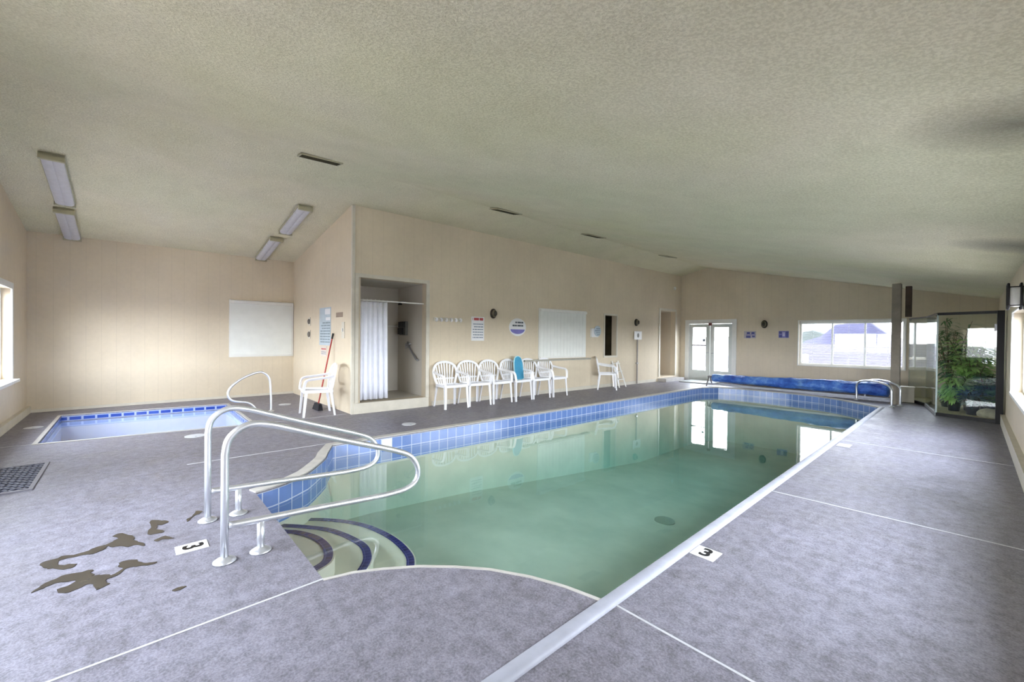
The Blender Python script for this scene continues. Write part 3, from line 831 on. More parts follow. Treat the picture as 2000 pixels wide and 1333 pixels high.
# fittings in the shower, on its right-hand side wall (faces -Y)
SM = lambda d, z: Matrix.Translation(wl.p(ly(SH[1]), z, -d)) @ Matrix.Rotation(wl.rz, 4, 'Z')
t = thing('shower_caddy', 'black rack hung in the shower corner', 'rack'); t.matrix_world = SM(.95, 1.42)
bm = bmesh.new(); box(bm, .003, .06, -.15, .15, 0, .30); obj('housing', bm, simple('rack_grey', (96, 96, 92), .5), t)
bm = bmesh.new(); box(bm, .06, .10, -.15, .05, .02, .16); box(bm, .06, .09, -.14, .13, .17, .29); obj('basket', bm, BLACK, t)
t = thing('grab_bar', 'diagonal grey grab bar on the shower wall', 'grab bar'); t.matrix_world = SM(.45, 1.02)
obj('bar', tube(bmesh.new(), smooth_path([(.003, -.2, .22), (.06, -.2, .2), (.06, -.1, .1), (.06, .16, -.09), (.003, .17, -.1)], 5), .018, 10), STEELD, t, True)
t = thing('shower_valve', 'round grey shower tap left of the diagonal grab bar', 'tap'); t.matrix_world = SM(.78, 1.22)
obj('escutcheon', lathe(bmesh.new(), [(.07, 0), (.07, .01), (.03, .02), (.025, .06)], 20, Matrix.Translation((.003, 0, 0)) @ Matrix.Rotation(PI/2, 4, 'Y')), STEELD, t, True)
obj('lever', bbox(.05, .065, -.012, .012, -.09, .01), STEELD, t)
t = thing('shower_sprayer', 'small chrome shower head high on the shower wall', 'shower head'); t.matrix_world = SM(.85, 2.12)
obj('arm', tube(bmesh.new(), smooth_path([(.003, 0, 0), (.08, 0, .03), (.16, 0, .0)], 4), .010, 8), STEELD, t, True)
obj('rose', lathe(bmesh.new(), [(.018, 0), (.045, -.05), (.045, -.06)], 20, Matrix.Translation((.16, 0, .005))), BRONZE, t, True)
t = thing('towel_bar', 'short white bar on the back wall of the shower', 'towel bar'); t.matrix_world = wl.M(ly(4.05), 1.62, -1.30)
obj('bar', tube(bmesh.new(), [(-.28, .05, 0), (.28, .05, 0)], .012, 8), WHITE, t, True)
for s in (-1, 1): obj('bracket', bbox(s*.27-.015, s*.27+.015, .003, .06, -.02, .02), WHITE, t)
t = thing('soap_dish', 'small grey soap dish on the back wall of the shower', 'soap dish'); t.matrix_world = wl.M(ly(3.85), 1.22, -1.30)
obj('dish', bbox(-.09, .09, .003, .09, -.02, .015, bev=.008), GREYP, t)
bm = bmesh.new(); box(bm, -.04, .04, .02, .07, .016, .04); obj('soap', bm, STEELD, t)

# things inside the narrow opening
t = thing('storage_shelf', 'dark shelf with jars and boxes seen through the narrow opening', 'shelf'); t.matrix_world = wl.M((ly(NI[0])+ly(NI[1]))/2, .905, -.55)
for z in (.38, .78): obj('shelf_board', bbox(-.25, .25, -.15, .15, z, z+.02), simple('shelf_wood', (120, 104, 66), .6), t)
obj('crate', bbox(-.24, -.02, -.12, .14, .40, .66, bev=.01), BLACK, t)
obj('canister', lathe(bmesh.new(), [(.08, .001), (.08, .22), (.05, .26)], 16, Matrix.Translation((-.1, .02, 0))), simple('olive_can', (74, 70, 56), .5), t)
obj('jar', lathe(bmesh.new(), [(.06, .80), (.06, .98), (.04, 1.0)], 16, Matrix.Translation((.12, .02, 0))), simple('jar_tan', (150, 134, 92), .4), t)

# ------------------------------------------------------------------ plastic chairs
def make_chair(label):
    t = thing('plastic_chair', label, 'chair')
    # seat shell with slots
    bm = bmesh.new(); nxs, nys = 10, 8
    def sz(x, y): return .425+.02*(y/.24)-.018*(1-(x/.24)**2)+(-.02 if y > .2 else 0)
    hw = lambda y: .205+.035*(y+.22)/.46
    g = []
    for j in range(nys+1):
        y = -.22+.46*j/nys
        g.append([bm.verts.new((hw(y)*(2*i/nxs-1), y, sz(hw(y)*(2*i/nxs-1), y))) for i in range(nxs+1)])
    for j in range(nys):
        for i in range(nxs):
            if 1 <= j <= 5 and i in (2, 4, 5, 7): continue
            bm.faces.new([g[j][i], g[j][i+1], g[j+1][i+1], g[j+1][i]])
    bmesh.ops.solidify(bm, geom=list(bm.faces), thickness=.018)
    obj('seat', bm, RESIN, t, recalc=True)
    bm = bmesh.new()
    loop = [(-.215, -.225, .425), (-.245, .23, .435), (.245, .23, .435), (.215, -.225, .425)]
    tube(bm, loop+[loop[0]], 1, flat=(.02, .05), up=(0, 0, 1)); obj('seat_rim', bm, RESIN, t)
    # backrest
    by_ = lambda z: -.205-.17*(z-.43)
    fr = [(-.19, .42), (-.225, .52), (-.255, .62), (-.26, .70), (-.235, .78), (-.175, .84), (-.09, .872), (0, .882)]
    fr = fr+[(-x, z) for x, z in reversed(fr[:-1])]
    fp = smooth_path([(x, by_(z)-.03*(1-(x/.26)**2)*(z > .5), z) for x, z in fr], 4)
    bm = bmesh.new(); tube(bm, fp, 1, flat=(.045, .022), up=(0, 1, .25)); 
    for k in range(7):
        xb = -.135+.045*k; xt = xb*1.42; zt = .872-.10*(abs(xt)/.24)**2*1.2-.005
        pts = [(xb+(xt-xb)*s, by_(.43+(zt-.43)*s)-.03*(1-((xb+(xt-xb)*s)/.26)**2), .43+(zt-.43)*s) for s in [i/5 for i in range(6)]]
        tube(bm, pts, 1, flat=(.026, .010), up=(0, 1, .25))
    tube(bm, [(-.2, by_(.55)-.022, .55), (0, by_(.55)-.034, .55), (.2, by_(.55)-.022, .55)], 1, flat=(.03, .012), up=(0, 1, 0))
    obj('backrest', bm, RESIN, t)
    for s in (-1, 1):
        bm = bmesh.new()
        pts = smooth_path([(s*.25, by_(.70)+.0, .70), (s*.275, -.14, .675), (s*.285, .02, .655), (s*.28, .16, .64), (s*.268, .215, .60), (s*.255, .235, .50), (s*.248, .238, .43)], 4)
        tube(bm, pts, 1, flat=(.045, .020), up=(0, .6, .8) if False else None)
        obj('armrest', bm, RESIN, t)
        for fy, (x0, y0, x1, y1) in (('f', (.235, .215, .250, .25)), ('r', (.20, -.215, .232, -.27))):
            bm = bmesh.new()
            # L-shaped tapering leg
            for w_, d_, ox, oy in ((.05, .012, 0, 0), (.012, .045, s*.019*(1), -.017 if fy == 'f' else .017)):
                v = []
                for z, k in ((.43, 1), (0, .72)):
                    xx = s*(x0+(x1-x0)*(1-z/.43))+ox*k; yy = y0+(y1-y0)*(1-z/.43)+oy*k
                    v.append([bm.verts.new((xx+a*w_*k/2, yy+b*d_*k/2, z)) for a, b in ((-1, -1), (1, -1), (1, 1), (-1, 1))])
                for i in range(4): bm.faces.new([v[0][i], v[0][(i+1) % 4], v[1][(i+1) % 4], v[1][i]])
                bm.faces.new(v[0]); bm.faces.new(v[1])
            obj('leg', bm, RESIN, t)
    return t
# heading: local +y is the direction the sitter faces
spots = [(-6.97, 4.72, -95, 'white plastic armchair at the shower end of the chair row'),
         (-6.96, 5.29, -96, 'white plastic armchair, second of the row counted from the shower'),
         (-6.93, 5.85, -91, 'white plastic armchair, third of the row counted from the shower'),
         (-6.90, 6.43, -87, 'white plastic armchair in the row with the teal float leaning on it'),
         (-6.88, 7.01, -94, 'white plastic armchair just right of the teal float, overlapping the next one'),
         (-6.85, 7.59, -88, 'white plastic armchair at the far end of the chair row'),
         (-6.76, 9.72, -52, 'white plastic armchair standing apart below the narrow dark opening'),
         (-7.80, 2.44, 171, 'white plastic armchair alone between the hot tub and the shower')]
base_chair = None
for i, (x, y, a, lb) in enumerate(spots):
    if base_chair is None: c = base_chair = make_chair(lb)
    else: c = copy_tree(base_chair); c['label'] = lb
    c.location = (x, y, 0); c.rotation_euler = (0, 0, math.radians(a))
    if i < 6: c['group'] = 'plastic chairs lined up along the changing-room wall'
    elif 'group' in c: del c['group']

# teal float leaning on the fourth chair
bm = bmesh.new(); pts = [(-.13, 0), (.13, 0), (.145, .1), (.14, .38), (.09, .50), (0, .53), (-.09, .50), (-.14, .38), (-.145, .1)]
slab(bm, pts, [], lambda x, z: (x, 0, z), lambda x, z: (x, .03, z))
t = thing('kickboard', 'teal foam swim float propped upright on a plastic chair', 'swim float', (-6.97, 6.58, .445), math.radians(-100)); t.scale = (.78, 1, .98)
o = obj('board', bm, FOAM, t); o.rotation_euler = (math.radians(10), 0, 0)
bm = bmesh.new(); tube(bm, [(x, .015, z) for x, z in smooth_path([(a, b, 0) for a, b in pts], 4, True) for x, z in [(x, z)]] if False else [(p.x, .015, p.y) for p in smooth_path([(a, b, 0) for a, b in pts], 4, True)]+[(pts[0][0], .015, pts[0][1])], .017, 6)
o = obj('rim', bm, FOAML, t); o.rotation_euler = (math.radians(10), 0, 0)

# folded white step-stool beside the seventh chair
t = thing('step_stool', 'folded white step stool leaning beside the chair below the narrow opening', 'step stool', (-6.95, 10.45, 0), math.radians(-90))
bm = bmesh.new()
for s in (-.17, .17): tube(bm, [(s, .22, 0), (s*.85, -.05, .74)], 1, flat=(.03, .02))
obj('front_frame', bm, WHITE, t)
bm = bmesh.new()
for s in (-.14, .14): tube(bm, [(s, .0, 0), (s*.85, -.07, .70)], 1, flat=(.025, .02))
obj('rear_frame', bm, STEELD, t)
for k, z in enumerate((.22, .44, .66)):
    yy = .22-.27*z/.74; obj('tread', bbox(-.15, .15, yy-.04, yy+.05, z, z+.02), WHITE, t)

# ------------------------------------------------------------------ handrails
RA = [(.43, .0), (.43, .40), (.43, .66), (.447, .745), (.50, .805), (.575, .83), (.68, .812), (.85, .75), (1.10, .655), (1.35, .565), (1.56, .488), (1.68, .43), (1.745, .35), (1.765, .265), (1.74, .20), (1.66, .16), (1.5, .152), (1.27, .165), (.91, .19), (.65, .205), (.45, .218)]
def handrail(x, label, rz=0):
    t = thing('pool_handrail', label, 'handrail', (x, .43, 0), 0, None)
    pts = [(0, y-.43, z) for y, z in RA]
    pth = [Vector(p) for p in pts[:2]]+smooth_path(pts[2:], 6)
    obj('rail', tube(bmesh.new(), pth, .0215, 14), STEEL, t, True)
    obj('support_post', tube(bmesh.new(), [(0, .195, 0), (0, .195, .195)], .0215, 14), STEEL, t, True)
    for y in (0, .195):
        obj('floor_flange', lathe(bmesh.new(), [(.062, 0), (.062, .006), (.045, .018), (.026, .026), (.024, .03)], 28, Matrix.Translation((0, y, .001))), STEEL, t, True)
    return t
handrail(-3.08, 'nearer of the two looped steel handrails at the pool steps')
handrail(-3.84, 'farther of the two looped steel handrails, behind the nearer one')
# spa rail
HR = [(1.90, 0), (1.90, .2), (1.885, .52), (1.86, .63), (1.80, .70), (1.72, .73), (1.60, .70), (1.45, .63), (1.32, .53), (1.26, .45), (1.24, .38), (1.26, .30), (1.32, .25), (1.42, .225), (1.53, .20), (1.60, .15), (1.66, .07), (1.69, 0)]
t = thing('spa_handrail', 'looped steel handrail at the right end of the hot tub', 'handrail', (-8.6, 1.9, 0))
obj('rail', tube(bmesh.new(), smooth_path([(0, y-1.9, z) for y, z in HR], 5), .019, 12), STEEL, t, True)
for y in (0, -.21): obj('floor_flange', lathe(bmesh.new(), [(.055, 0), (.055, .006), (.03, .02), (.022, .03)], 24, Matrix.Translation((0, y, .001))), STEEL, t, True)
# grab rails at the far right corner of the pool
for dx, dy, lb in ((0, 0, 'steel grab rail at the far right pool corner, nearer of the pair'), (.10, .42, 'steel grab rail at the far right pool corner, farther of the pair')):
    t = thing('grab_rail', lb, 'grab rail', (-1.13+dx, 11.95+dy, 0))
    pts = [(0, 0, 0), (0, 0, .30), (-.02, .03, .40), (-.10, .10, .46), (-.30, .33, .50), (-.50, .58, .49), (-.64, .74, .44), (-.70, .82, .34), (-.70, .84, .15), (-.70, .84, 0)]
    obj('rail', tube(bmesh.new(), smooth_path(pts, 5), .021, 12), STEEL, t, True)
    for p in ((0, 0), (-.70, .84)): obj('floor_flange', lathe(bmesh.new(), [(.06, 0), (.06, .006), (.03, .02), (.024, .03)], 24, Matrix.Translation((p[0], p[1], .001))), STEEL, t, True)

# ------------------------------------------------------------------ cover reel
t = thing('pool_cover_reel', 'blue pool cover rolled on a long reel across the far end of the pool', 'pool cover', (-3.28, 13.02, 0))
bm = bmesh.new(); nl, ns = 120, 28; prev = None
for i in range(nl+1):
    x = -2.0+4.02*i/nl; ring = []
    for k in range(ns):
        a = 2*PI*k/ns
        r = .108+.052*i/nl+.026*noise.noise(Vector((x*1.6, math.cos(a)*1.3, math.sin(a)*1.3+3)))+.022*noise.noise(Vector((x*5, math.cos(a)*3, math.sin(a)*3)))
        if i in (0, nl): r *= .55
        ring.append(bm.verts.new((x, r*math.cos(a)*1.1, .235+.035*i/nl+r*math.sin(a))))
    if prev:
        for k in range(ns): bm.faces.new([prev[k], prev[(k+1) % ns], ring[(k+1) % ns], ring[k]])
    else: bm.faces.new(list(reversed(ring)))
    prev = ring
bm.faces.new(prev); obj('rolled_cover', bm, COVER, t, True)
obj('reel_tube', tube(bmesh.new(), [(-2.12, 0, .27), (2.10, 0, .27)], .035, 12), STEELD, t, True)
obj('leading_bar', tube(bmesh.new(), [(-2.02, -.20, .075), (2.06, -.20, .075)], 1, flat=(.05, .05), up=(0, 0, 1)), COPING, t)
for s in (-1, 1):
    bm = bmesh.new(); x = s*2.08
    tube(bm, [(x, -.22, 0), (x, 0, .30), (x, .22, 0)], .018, 8); obj('stand', bm, STEELD, t)
# grey mat by the glazed doors
o = P(obj('door_mat', bbox(-.5, .5, -.5, .38, 0, .03, bev=.006), MATGREY), 'pale grey mat in front of the glazed doors', 'mat'); o.location = (-5.93, 13.75, 0)

# ------------------------------------------------------------------ floor grate, lids and markers
t = thing('floor_grate', 'diamond-pattern metal drain grate at the left edge of the deck', 'grate', (-6.13, -.97, 0), 0)
a, b = .51, .30
bm = bmesh.new(); box(bm, -a-.03, a+.03, -b-.03, -b, 0, .012); box(bm, -a-.03, a+.03, b, b+.03, 0, .012); box(bm, -a-.03, -a, -b, b, 0, .012); box(bm, a, a+.03, -b, b, 0, .012)
obj('frame', bm, simple('grate_frame', (120, 118, 126), .5), t)
obj('pit_shade', bbox(-a, a, -b, b, .0005, .002), simple('pit_shade_dark', (46, 48, 62), .8), t)  # flat dark sheet painted in for the shade beneath the lattice
bm = bmesh.new()
def clipseg(c, sgn):
    # line y = sgn*x + c within the rectangle
    P_ = []
    for x in (-a, a):
        y = sgn*x+c
        if -b <= y <= b: P_.append((x, y))
    for y in (-b, b):
        x = (y-c)/sgn
        if -a < x < a: P_.append((x, y))
    return P_[:2] if len(P_) >= 2 else None
for sgn in (-1, 1):
    c = -.8
    while c < .8:
        s = clipseg(c, sgn)
        if s and (Vector(s[0])-Vector(s[1])).length > .02: tube(bm, [(*s[0], .007), (*s[1], .007)], 1, flat=(.012, .008), up=(0, 0, 1))
        c += .085
obj('lattice', bm, simple('grate_metal', (112, 114, 130), .45, .3), t)

def lid(x, y, r, label):
    t = thing('skimmer_lid', label, 'lid', (x, y, 0))
    obj('cover', lathe(bmesh.new(), [(r, 0), (r, .004), (r-.008, .006)], 28), simple('lid_white', (206, 208, 214), .5), t)
    obj('finger_hole', lathe(bmesh.new(), [(.012, .006), (.012, .0065)], 10, Matrix.Translation((r*.6, 0, 0))), GREYP, t)
lid(-7.16, .66, .12, 'round white lid in the deck in front of the hot tub')
lid(-6.02, 3.28, .11, 'round white lid in the deck by the left side of the pool')
lid(-9.30, 2.30, .11, 'round white lid in the deck near the hot tub handrail')
lid(-9.25, -1.05, .10, 'round white lid beyond the left end of the hot tub')

def digit_mesh(ch, size):
    cu = bpy.data.curves.new('digit', 'FONT'); cu.body = ch; cu.size = size; cu.extrude = .0012; cu.align_x = 'CENTER'; cu.align_y = 'CENTER'; cu.offset = .004
    o = bpy.data.objects.new('digit', cu); COL.objects.link(o)
    dg = bpy.context.evaluated_depsgraph_get(); me = bpy.data.meshes.new_from_object(o.evaluated_get(dg))
    bpy.data.objects.remove(o); bpy.data.curves.remove(cu)
    return me
def depth_tile(x, y, rz, label, hx=.085, hy=.065, ch='3'):
    t = thing('depth_marker', label, 'depth marker', (x, y, 0), rz)
    obj('tile', bbox(-hx, hx, -hy, hy, .0005, .005, bev=.001), WHITE, t)
    me = digit_mesh(ch, .15); me.materials.clear(); me.materials.append(BLACK)
    o = bpy.data.objects.new('digit', me); COL.objects.link(o); o.parent = t; o.location = (0, 0, .006)
depth_tile(-3.425, .30, 0, 'white depth tile with a black 3 beside the looped handrails', .065, .085)
depth_tile(-1.15, 2.78, 0, 'white depth tile with a black 3 beside the right-hand pool lip', .075, .075)
o = P(obj('pale_deck_patch', bbox(-.07, .07, -.11, .11, .0005, .005), simple('pale_patch_grey', (196, 196, 204), .5)), 'pale flat rectangle farther along the right-hand deck', 'marker'); o.location = (-1.13, 7.05, 0)  # thin pale rectangle laid on the deck

# wet patches on the concrete
def wet(pts, label, k=1.0):
    cx = sum(p[0] for p in pts)/len(pts); cy = sum(p[1] for p in pts)/len(pts)
    q = []
    for i, p in enumerate(smooth_path([(x-cx, y-cy, 0) for x, y in pts], 3, True)):
        j = noise.noise_vector(Vector(((p.x+cx)*38, (p.y+cy)*38, 1)))*.011
        q.append((p.x+j.x, p.y+j.y))
    bm = slab(bmesh.new(), q, [], lambda x, y: (x, y, .0035), lambda x, y: (x, y, .0008))
    o = P(obj('wet_patch', bm, WET), label, 'puddle'); o.location = (cx, cy, 0)
wet([(-3.75, -0.4), (-3.79, -0.38), (-3.79, -0.34), (-3.81, -0.32), (-3.79, -0.28), (-3.79, -0.25), (-3.80, -0.2), (-3.83, -0.17), (-3.83, -0.13), (-3.83, -0.11), (-3.87, -0.08), (-3.9, -0.06), (-3.96, -0.09), (-3.99, -0.05), (-3.94, -0.02), (-3.87, 0.02), (-3.8, 0.02), (-3.74, 0.04), (-3.68, 0.07), (-3.65, 0.06), (-3.7, 0.03), (-3.7, -0.01), (-3.75, -0.05), (-3.76, -0.09), (-3.80, -0.11), (-3.75, -0.13), (-3.73, -0.18), (-3.75, -0.21), (-3.75, -0.25), (-3.76, -0.3), (-3.74, -0.325), (-3.68, -0.32), (-3.655, -0.29), (-3.65, -0.27), (-3.63, -0.24), (-3.59, -0.25), (-3.59, -0.29), (-3.65, -0.34), (-3.67, -0.37)],
    'long dark hook-shaped wet patch left of the depth tile')
wet([(-3.38, -0.39), (-3.42, -0.37), (-3.46, -0.35), (-3.48, -0.31), (-3.5, -0.28), (-3.49, -0.23), (-3.47, -0.16), (-3.43, -0.17), (-3.4, -0.15), (-3.385, -0.16), (-3.37, -0.12), (-3.345, -0.09), (-3.33, -0.08), (-3.36, -0.04), (-3.385, -0.03), (-3.43, -0.05), (-3.48, -0.04), (-3.46, 0.03), (-3.42, 0.04), (-3.36, 0.08), (-3.35, 0.12), (-3.33, 0.12), (-3.33, 0.08), (-3.36, 0.03), (-3.365, -0.01), (-3.34, -0.03), (-3.30, -0.06), (-3.28, -0.1), (-3.25, -0.1), (-3.22, -0.08), (-3.21, -0.1), (-3.19, -0.13), (-3.25, -0.15), (-3.3, -0.17), (-3.27, -0.21), (-3.25, -0.24), (-3.28, -0.28), (-3.33, -0.29), (-3.34, -0.25), (-3.38, -0.22), (-3.4, -0.26), (-3.42, -0.3), (-3.41, -0.33), (-3.39, -0.36)],
    'branching dark wet patch nearest the camera on the left deck')
wet([(-4.12, 0.12), (-4.08, 0.16), (-4.05, 0.19), (-4.0, 0.21), (-3.97, 0.18), (-3.98, 0.15), (-3.91, 0.14), (-3.83, 0.18), (-3.81, 0.15), (-3.84, 0.09), (-3.91, 0.09), (-3.97, 0.11), (-4.04, 0.11)], 'compact brown wet patch farthest back on the left deck')
wet([(-3.70, 0.12), (-3.72, 0.15), (-3.73, 0.18), (-3.67, 0.22), (-3.65, 0.21), (-3.69, 0.165), (-3.68, 0.14)], 'small wet streak between the larger patches and the depth tile')
wet([(-2.91, 0.17), (-2.925, 0.2), (-2.91, 0.23), (-2.895, 0.2), (-2.9, 0.18)], 'tiny wet mark in front of the nearer handrail')
wet([(-3.96, 0.31), (-4.0, 0.35), (-4.1, 0.38), (-4.07, 0.42), (-4.04, 0.41), (-4.0, 0.36), (-3.92, 0.32)], 'narrow wet streak left of the farther handrail')

# ------------------------------------------------------------------ post, glass enclosure, utility box
t = thing('steel_post', 'tall grey-brown post rising from deck to ceiling at the glass enclosure', 'post', (-1.14, 12.66, 0))
H = cz(-1.14, 12.66)-.022
bm = bmesh.new(); box(bm, -.075, .075, -.09, -.078, 0, H-.004); box(bm, -.075, .075, .078, .09, 0, H-.004); box(bm, -.008, .008, -.078, .078, 0, H-.004)
obj('column', bm, POSTM, t)
obj('base_plate', bbox(-.11, .11, -.12, .12, 0, .012), POSTM, t)
t = P(obj('hanger_post', bbox(-.055, .055, -.05, .05, 0, cz(-.98, 13.3)-1.97), POSTD), 'short dark wooden post between the ceiling and the enclosure top rail', 'post'); t.location = (-.99, 13.25, 1.965)
enc = thing('glass_enclosure', 'black-framed glass enclosure around the plants in the far right corner', 'glass enclosure', (-.44, 11.31, 0))
pts = [(-1.02, YF-.02), (-.99, 13.55), (-.66, 12.80), (-.44, 11.31), (.31, 11.06)]
ZT = 1.93
def seg(name, p, q, z0, z1, th, mat, parent=enc, bev=0, inset_=0):
    p = Vector(p); q = Vector(q); dd = q-p; L = dd.length; an = math.atan2(dd.y, dd.x)
    M = Matrix.Translation((p.x+.44, p.y-11.31, 0)) @ Matrix.Rotation(an, 4, 'Z')
    return obj(name, bbox(inset_, L-inset_, -th/2, th/2, z0, z1, M), mat, parent)
for i in range(4):
    g = seg('glass_panel', pts[i], pts[i+1], .06, ZT-.01, .010, GLASS, inset_=.01)
    seg('bottom_rail', pts[i], pts[i+1], 0, .06, .035, BLACK if i in (1, 3) else simple('rail_grey', (150, 150, 152), .5))
    seg('top_rail', pts[i], pts[i+1], ZT-(.03 if i == 3 else .01), ZT+.02, .03, BLACK if i == 3 else simple('rail_bronze', (92, 84, 72), .5))
obj('corner_channel', bbox(-.012, .012, -.012, .012, 0, ZT, Matrix.Translation((0, 0, 0))), simple('channel_pale', (176, 190, 190), .3), enc)
obj('door_jamb', bbox(.73, .815, -.31, -.16, 0.0, ZT+.02), BLACK, enc)
obj('hinge', bbox(.70, .735, -.28, -.25, 1.6, 1.72), STEELD, enc)
o = thing('utility_box', 'beige box standing on the deck beside the post', 'box', (-1.0, 13.2, 0), math.radians(8))
obj('body', bbox(-.13, .13, -.12, .12, .01, .34, bev=.012), BEIGE, o)
obj('lid', bbox(-.14, .14, -.13, .13, .34, .365, bev=.006), BEIGE, o)
obj('plinth', bbox(-.12, .12, -.11, .11, 0, .01), simple('plinth_olive', (96, 98, 70), .7), o)
# ground bed in the enclosure
bed = [(-1.0, 14.2), (-.97, 13.6), (-.63, 12.8), (-.41, 11.35), (.28, 11.12), (.37, 11.2), (.37, 14.2)]
o = P(obj('gravel_bed', slab(bmesh.new(), list(reversed(bed)), [], lambda x, y: (x, y, .05), lambda x, y: (x, y, 0)), SOIL), 'tan gravel bed on the floor of the glass enclosure', 'gravel bed')

def leaf(bm, base, direction, L, w, droop, rng, fold=.25):
    d = Vector(direction).normalized(); side = d.cross(Vector((0, 0, 1)))
    if side.length < .1: side = Vector((1, 0, 0))
    side.normalize(); prev = None; n = 5; p = Vector(base)
    for i in range(n+1):
        s = i/n; ww = w*math.sin(PI*min(1, s*.92+.06))**.8
        dd = (d+Vector((0, 0, -droop*s*1.6))).normalized()
        up = side.cross(dd)
        q = [bm.verts.new(p-side*ww/2+up*ww*fold*.5), bm.verts.new(p), bm.verts.new(p+side*ww/2+up*ww*fold*.5)]
        if prev:
            bm.faces.new([prev[0], prev[1], q[1], q[0]]); bm.faces.new([prev[1], prev[2], q[2], q[1]])
        prev = q; p = p+dd*(L/n)
def plant(name, label, cat, loc, h, stems, per, L, w, mat, spread, seed, pot=True, droop=.6, up=.5, pr=.16):
    r = random.Random(seed); t = thing(name, label, cat, loc)
    z0 = 0
    if pot:
        obj('pot', lathe(bmesh.new(), [(pr*.7, 0), (pr, .26), (pr*1.06, .27), (pr*1.06, .30), (pr*.92, .30), (pr*.9, .26)], 24), POTM, t, True); z0 = .24
    bs = bmesh.new(); bl = bmesh.new()
    for s in range(stems):
        a = r.uniform(0, 2*PI); rad = r.uniform(.15, 1)*spread; hh = h*r.uniform(.6, 1)
        tip = Vector((math.cos(a)*rad, math.sin(a)*rad, hh)); mid = tip*.5+Vector((0, 0, .08*h)); mid.x *= .7; mid.y *= .7
        path = smooth_path([(r.uniform(-.04, .04), r.uniform(-.04, .04), z0), tuple(mid), tuple(tip)], 6)
        tube(bs, path, [.008*(1-.6*i/len(path)) for i in range(len(path))], 5)
        for k in range(per):
            u = r.uniform(.3, 1); p = path[min(int(u*(len(path)-1)), len(path)-1)]
            aa = r.uniform(0, 2*PI)
            leaf(bl, p, (math.cos(aa), math.sin(aa), r.uniform(-.1, 1)*up), L*r.uniform(.6, 1.15), w*r.uniform(.7, 1.15), droop*r.uniform(.5, 1.2), r)
    lim = [(-1.0-loc[0]), .36-loc[0]]
    for b_ in (bl, bs):
        for v in b_.verts:
            X, Y = v.co.x+loc[0], v.co.y+loc[1]
            X = min(X, .37); Y = min(Y, 14.2); Y = max(Y, 11.42-.33*(X+.44)+.0)
            # stay inside the slanted glass on the pool side
            if Y < 12.8: X = max(X, -.44-(Y-11.31)*.148+.06)
            else: X = max(X, -.66-(Y-12.8)*.44+.06)
            v.co.x, v.co.y = X-loc[0], Y-loc[1]
    obj('stem', bs, BARK, t, True); obj('foliage', bl, mat, t, True, recalc=False)
    return t
plant('bushy_plant', 'tall fresh green leafy plant filling the glass enclosure', 'plant', (.02, 12.25, .05), 1.50, 34, 22, .27, .075, LEAFA, .34, 3)
plant('palm_plant', 'arching thin-leaved plant rising above the enclosure corner', 'plant', (-.30, 12.6, .05), 1.86, 20, 20, .34, .032, LEAFB, .38, 5, droop=1.0, up=.8)
plant('dark_shrub', 'dark broad-leaved shrub low beside the black jamb', 'plant', (.22, 11.75, .05), .78, 22, 22, .19, .08, LEAFB, .20, 8, pr=.13)
plant('trailing_plant', 'low bluish-green plant in front of the tall leafy plant', 'plant', (.02, 11.58, .05), .46, 20, 18, .16, .06, LEAFC, .2, 9, pr=.11)
plant('grassy_plant', 'bright strappy plant at the foot of the glass corner', 'plant', (-.22, 11.95, .05), .68, 20, 18, .28, .045, LEAFA, .15, 13, droop=1.1, pr=.11)
bm = bmesh.new(); bmesh.ops.create_icosphere(bm, subdivisions=3, radius=1)
for v in bm.verts:
    v.co *= 1+.22*noise.noise(v.co*1.4); v.co.x *= .15; v.co.y *= .12; v.co.z = max(v.co.z, -.5)*.11+.055
o = P(obj('garden_stone', bm, STONE, None, True), 'pale stone lying at the right of the gravel bed', 'stone'); o.location = (.23, 11.36, .05)

# ------------------------------------------------------------------ outside
bm = slab(bmesh.new(), [(-260, -160), (260, -160), (260, 420), (-260, 420)], [[(XB-.1, YN-.1), (XB-.1, YF+.1), (XR+.1, YF+.1), (XR+.1, YN-.1)]], lambda x, y: (x, y, -.22), lambda x, y: (x, y, -.5))
def ground_mat():
    m = N('gravel_ground_far_dimmed'); v = m.coord(); f = m.noise(v, .25, 4); g = m.noise(m.coord(scale=(.4, 3, 1)), .3, 3)
    col = m.mix(.5, m.ramp(f, [(.35, lin((96, 92, 90))), (.65, lin((136, 132, 132)))]), m.ramp(g, [(.4, lin((92, 88, 88))), (.6, lin((140, 136, 138)))]))
    sp = m.n('ShaderNodeSeparateXYZ'); m.l(v, sp.inputs[0])
    far = m.math('GREATER_THAN', m.math('ADD', sp.outputs['Y'], m.math('MULTIPLY', f, 5)), 26)  # distant ground painted darker to hold down its sunlit brightness in the window
    fcol = m.mix(.6, m.ramp(f, [(.38, lin((42, 40, 43))), (.62, lin((60, 56, 62)))]), m.ramp(g, [(.45, lin((38, 36, 38))), (.55, lin((64, 60, 66)))]))
    col = m.mix(far, col, fcol)
    return m.bsdf(col, .9, spec=.1)
P(obj('ground', bm, ground_mat()), 'gravel ground outside, its far part coloured darker to dim it', kind='structure')
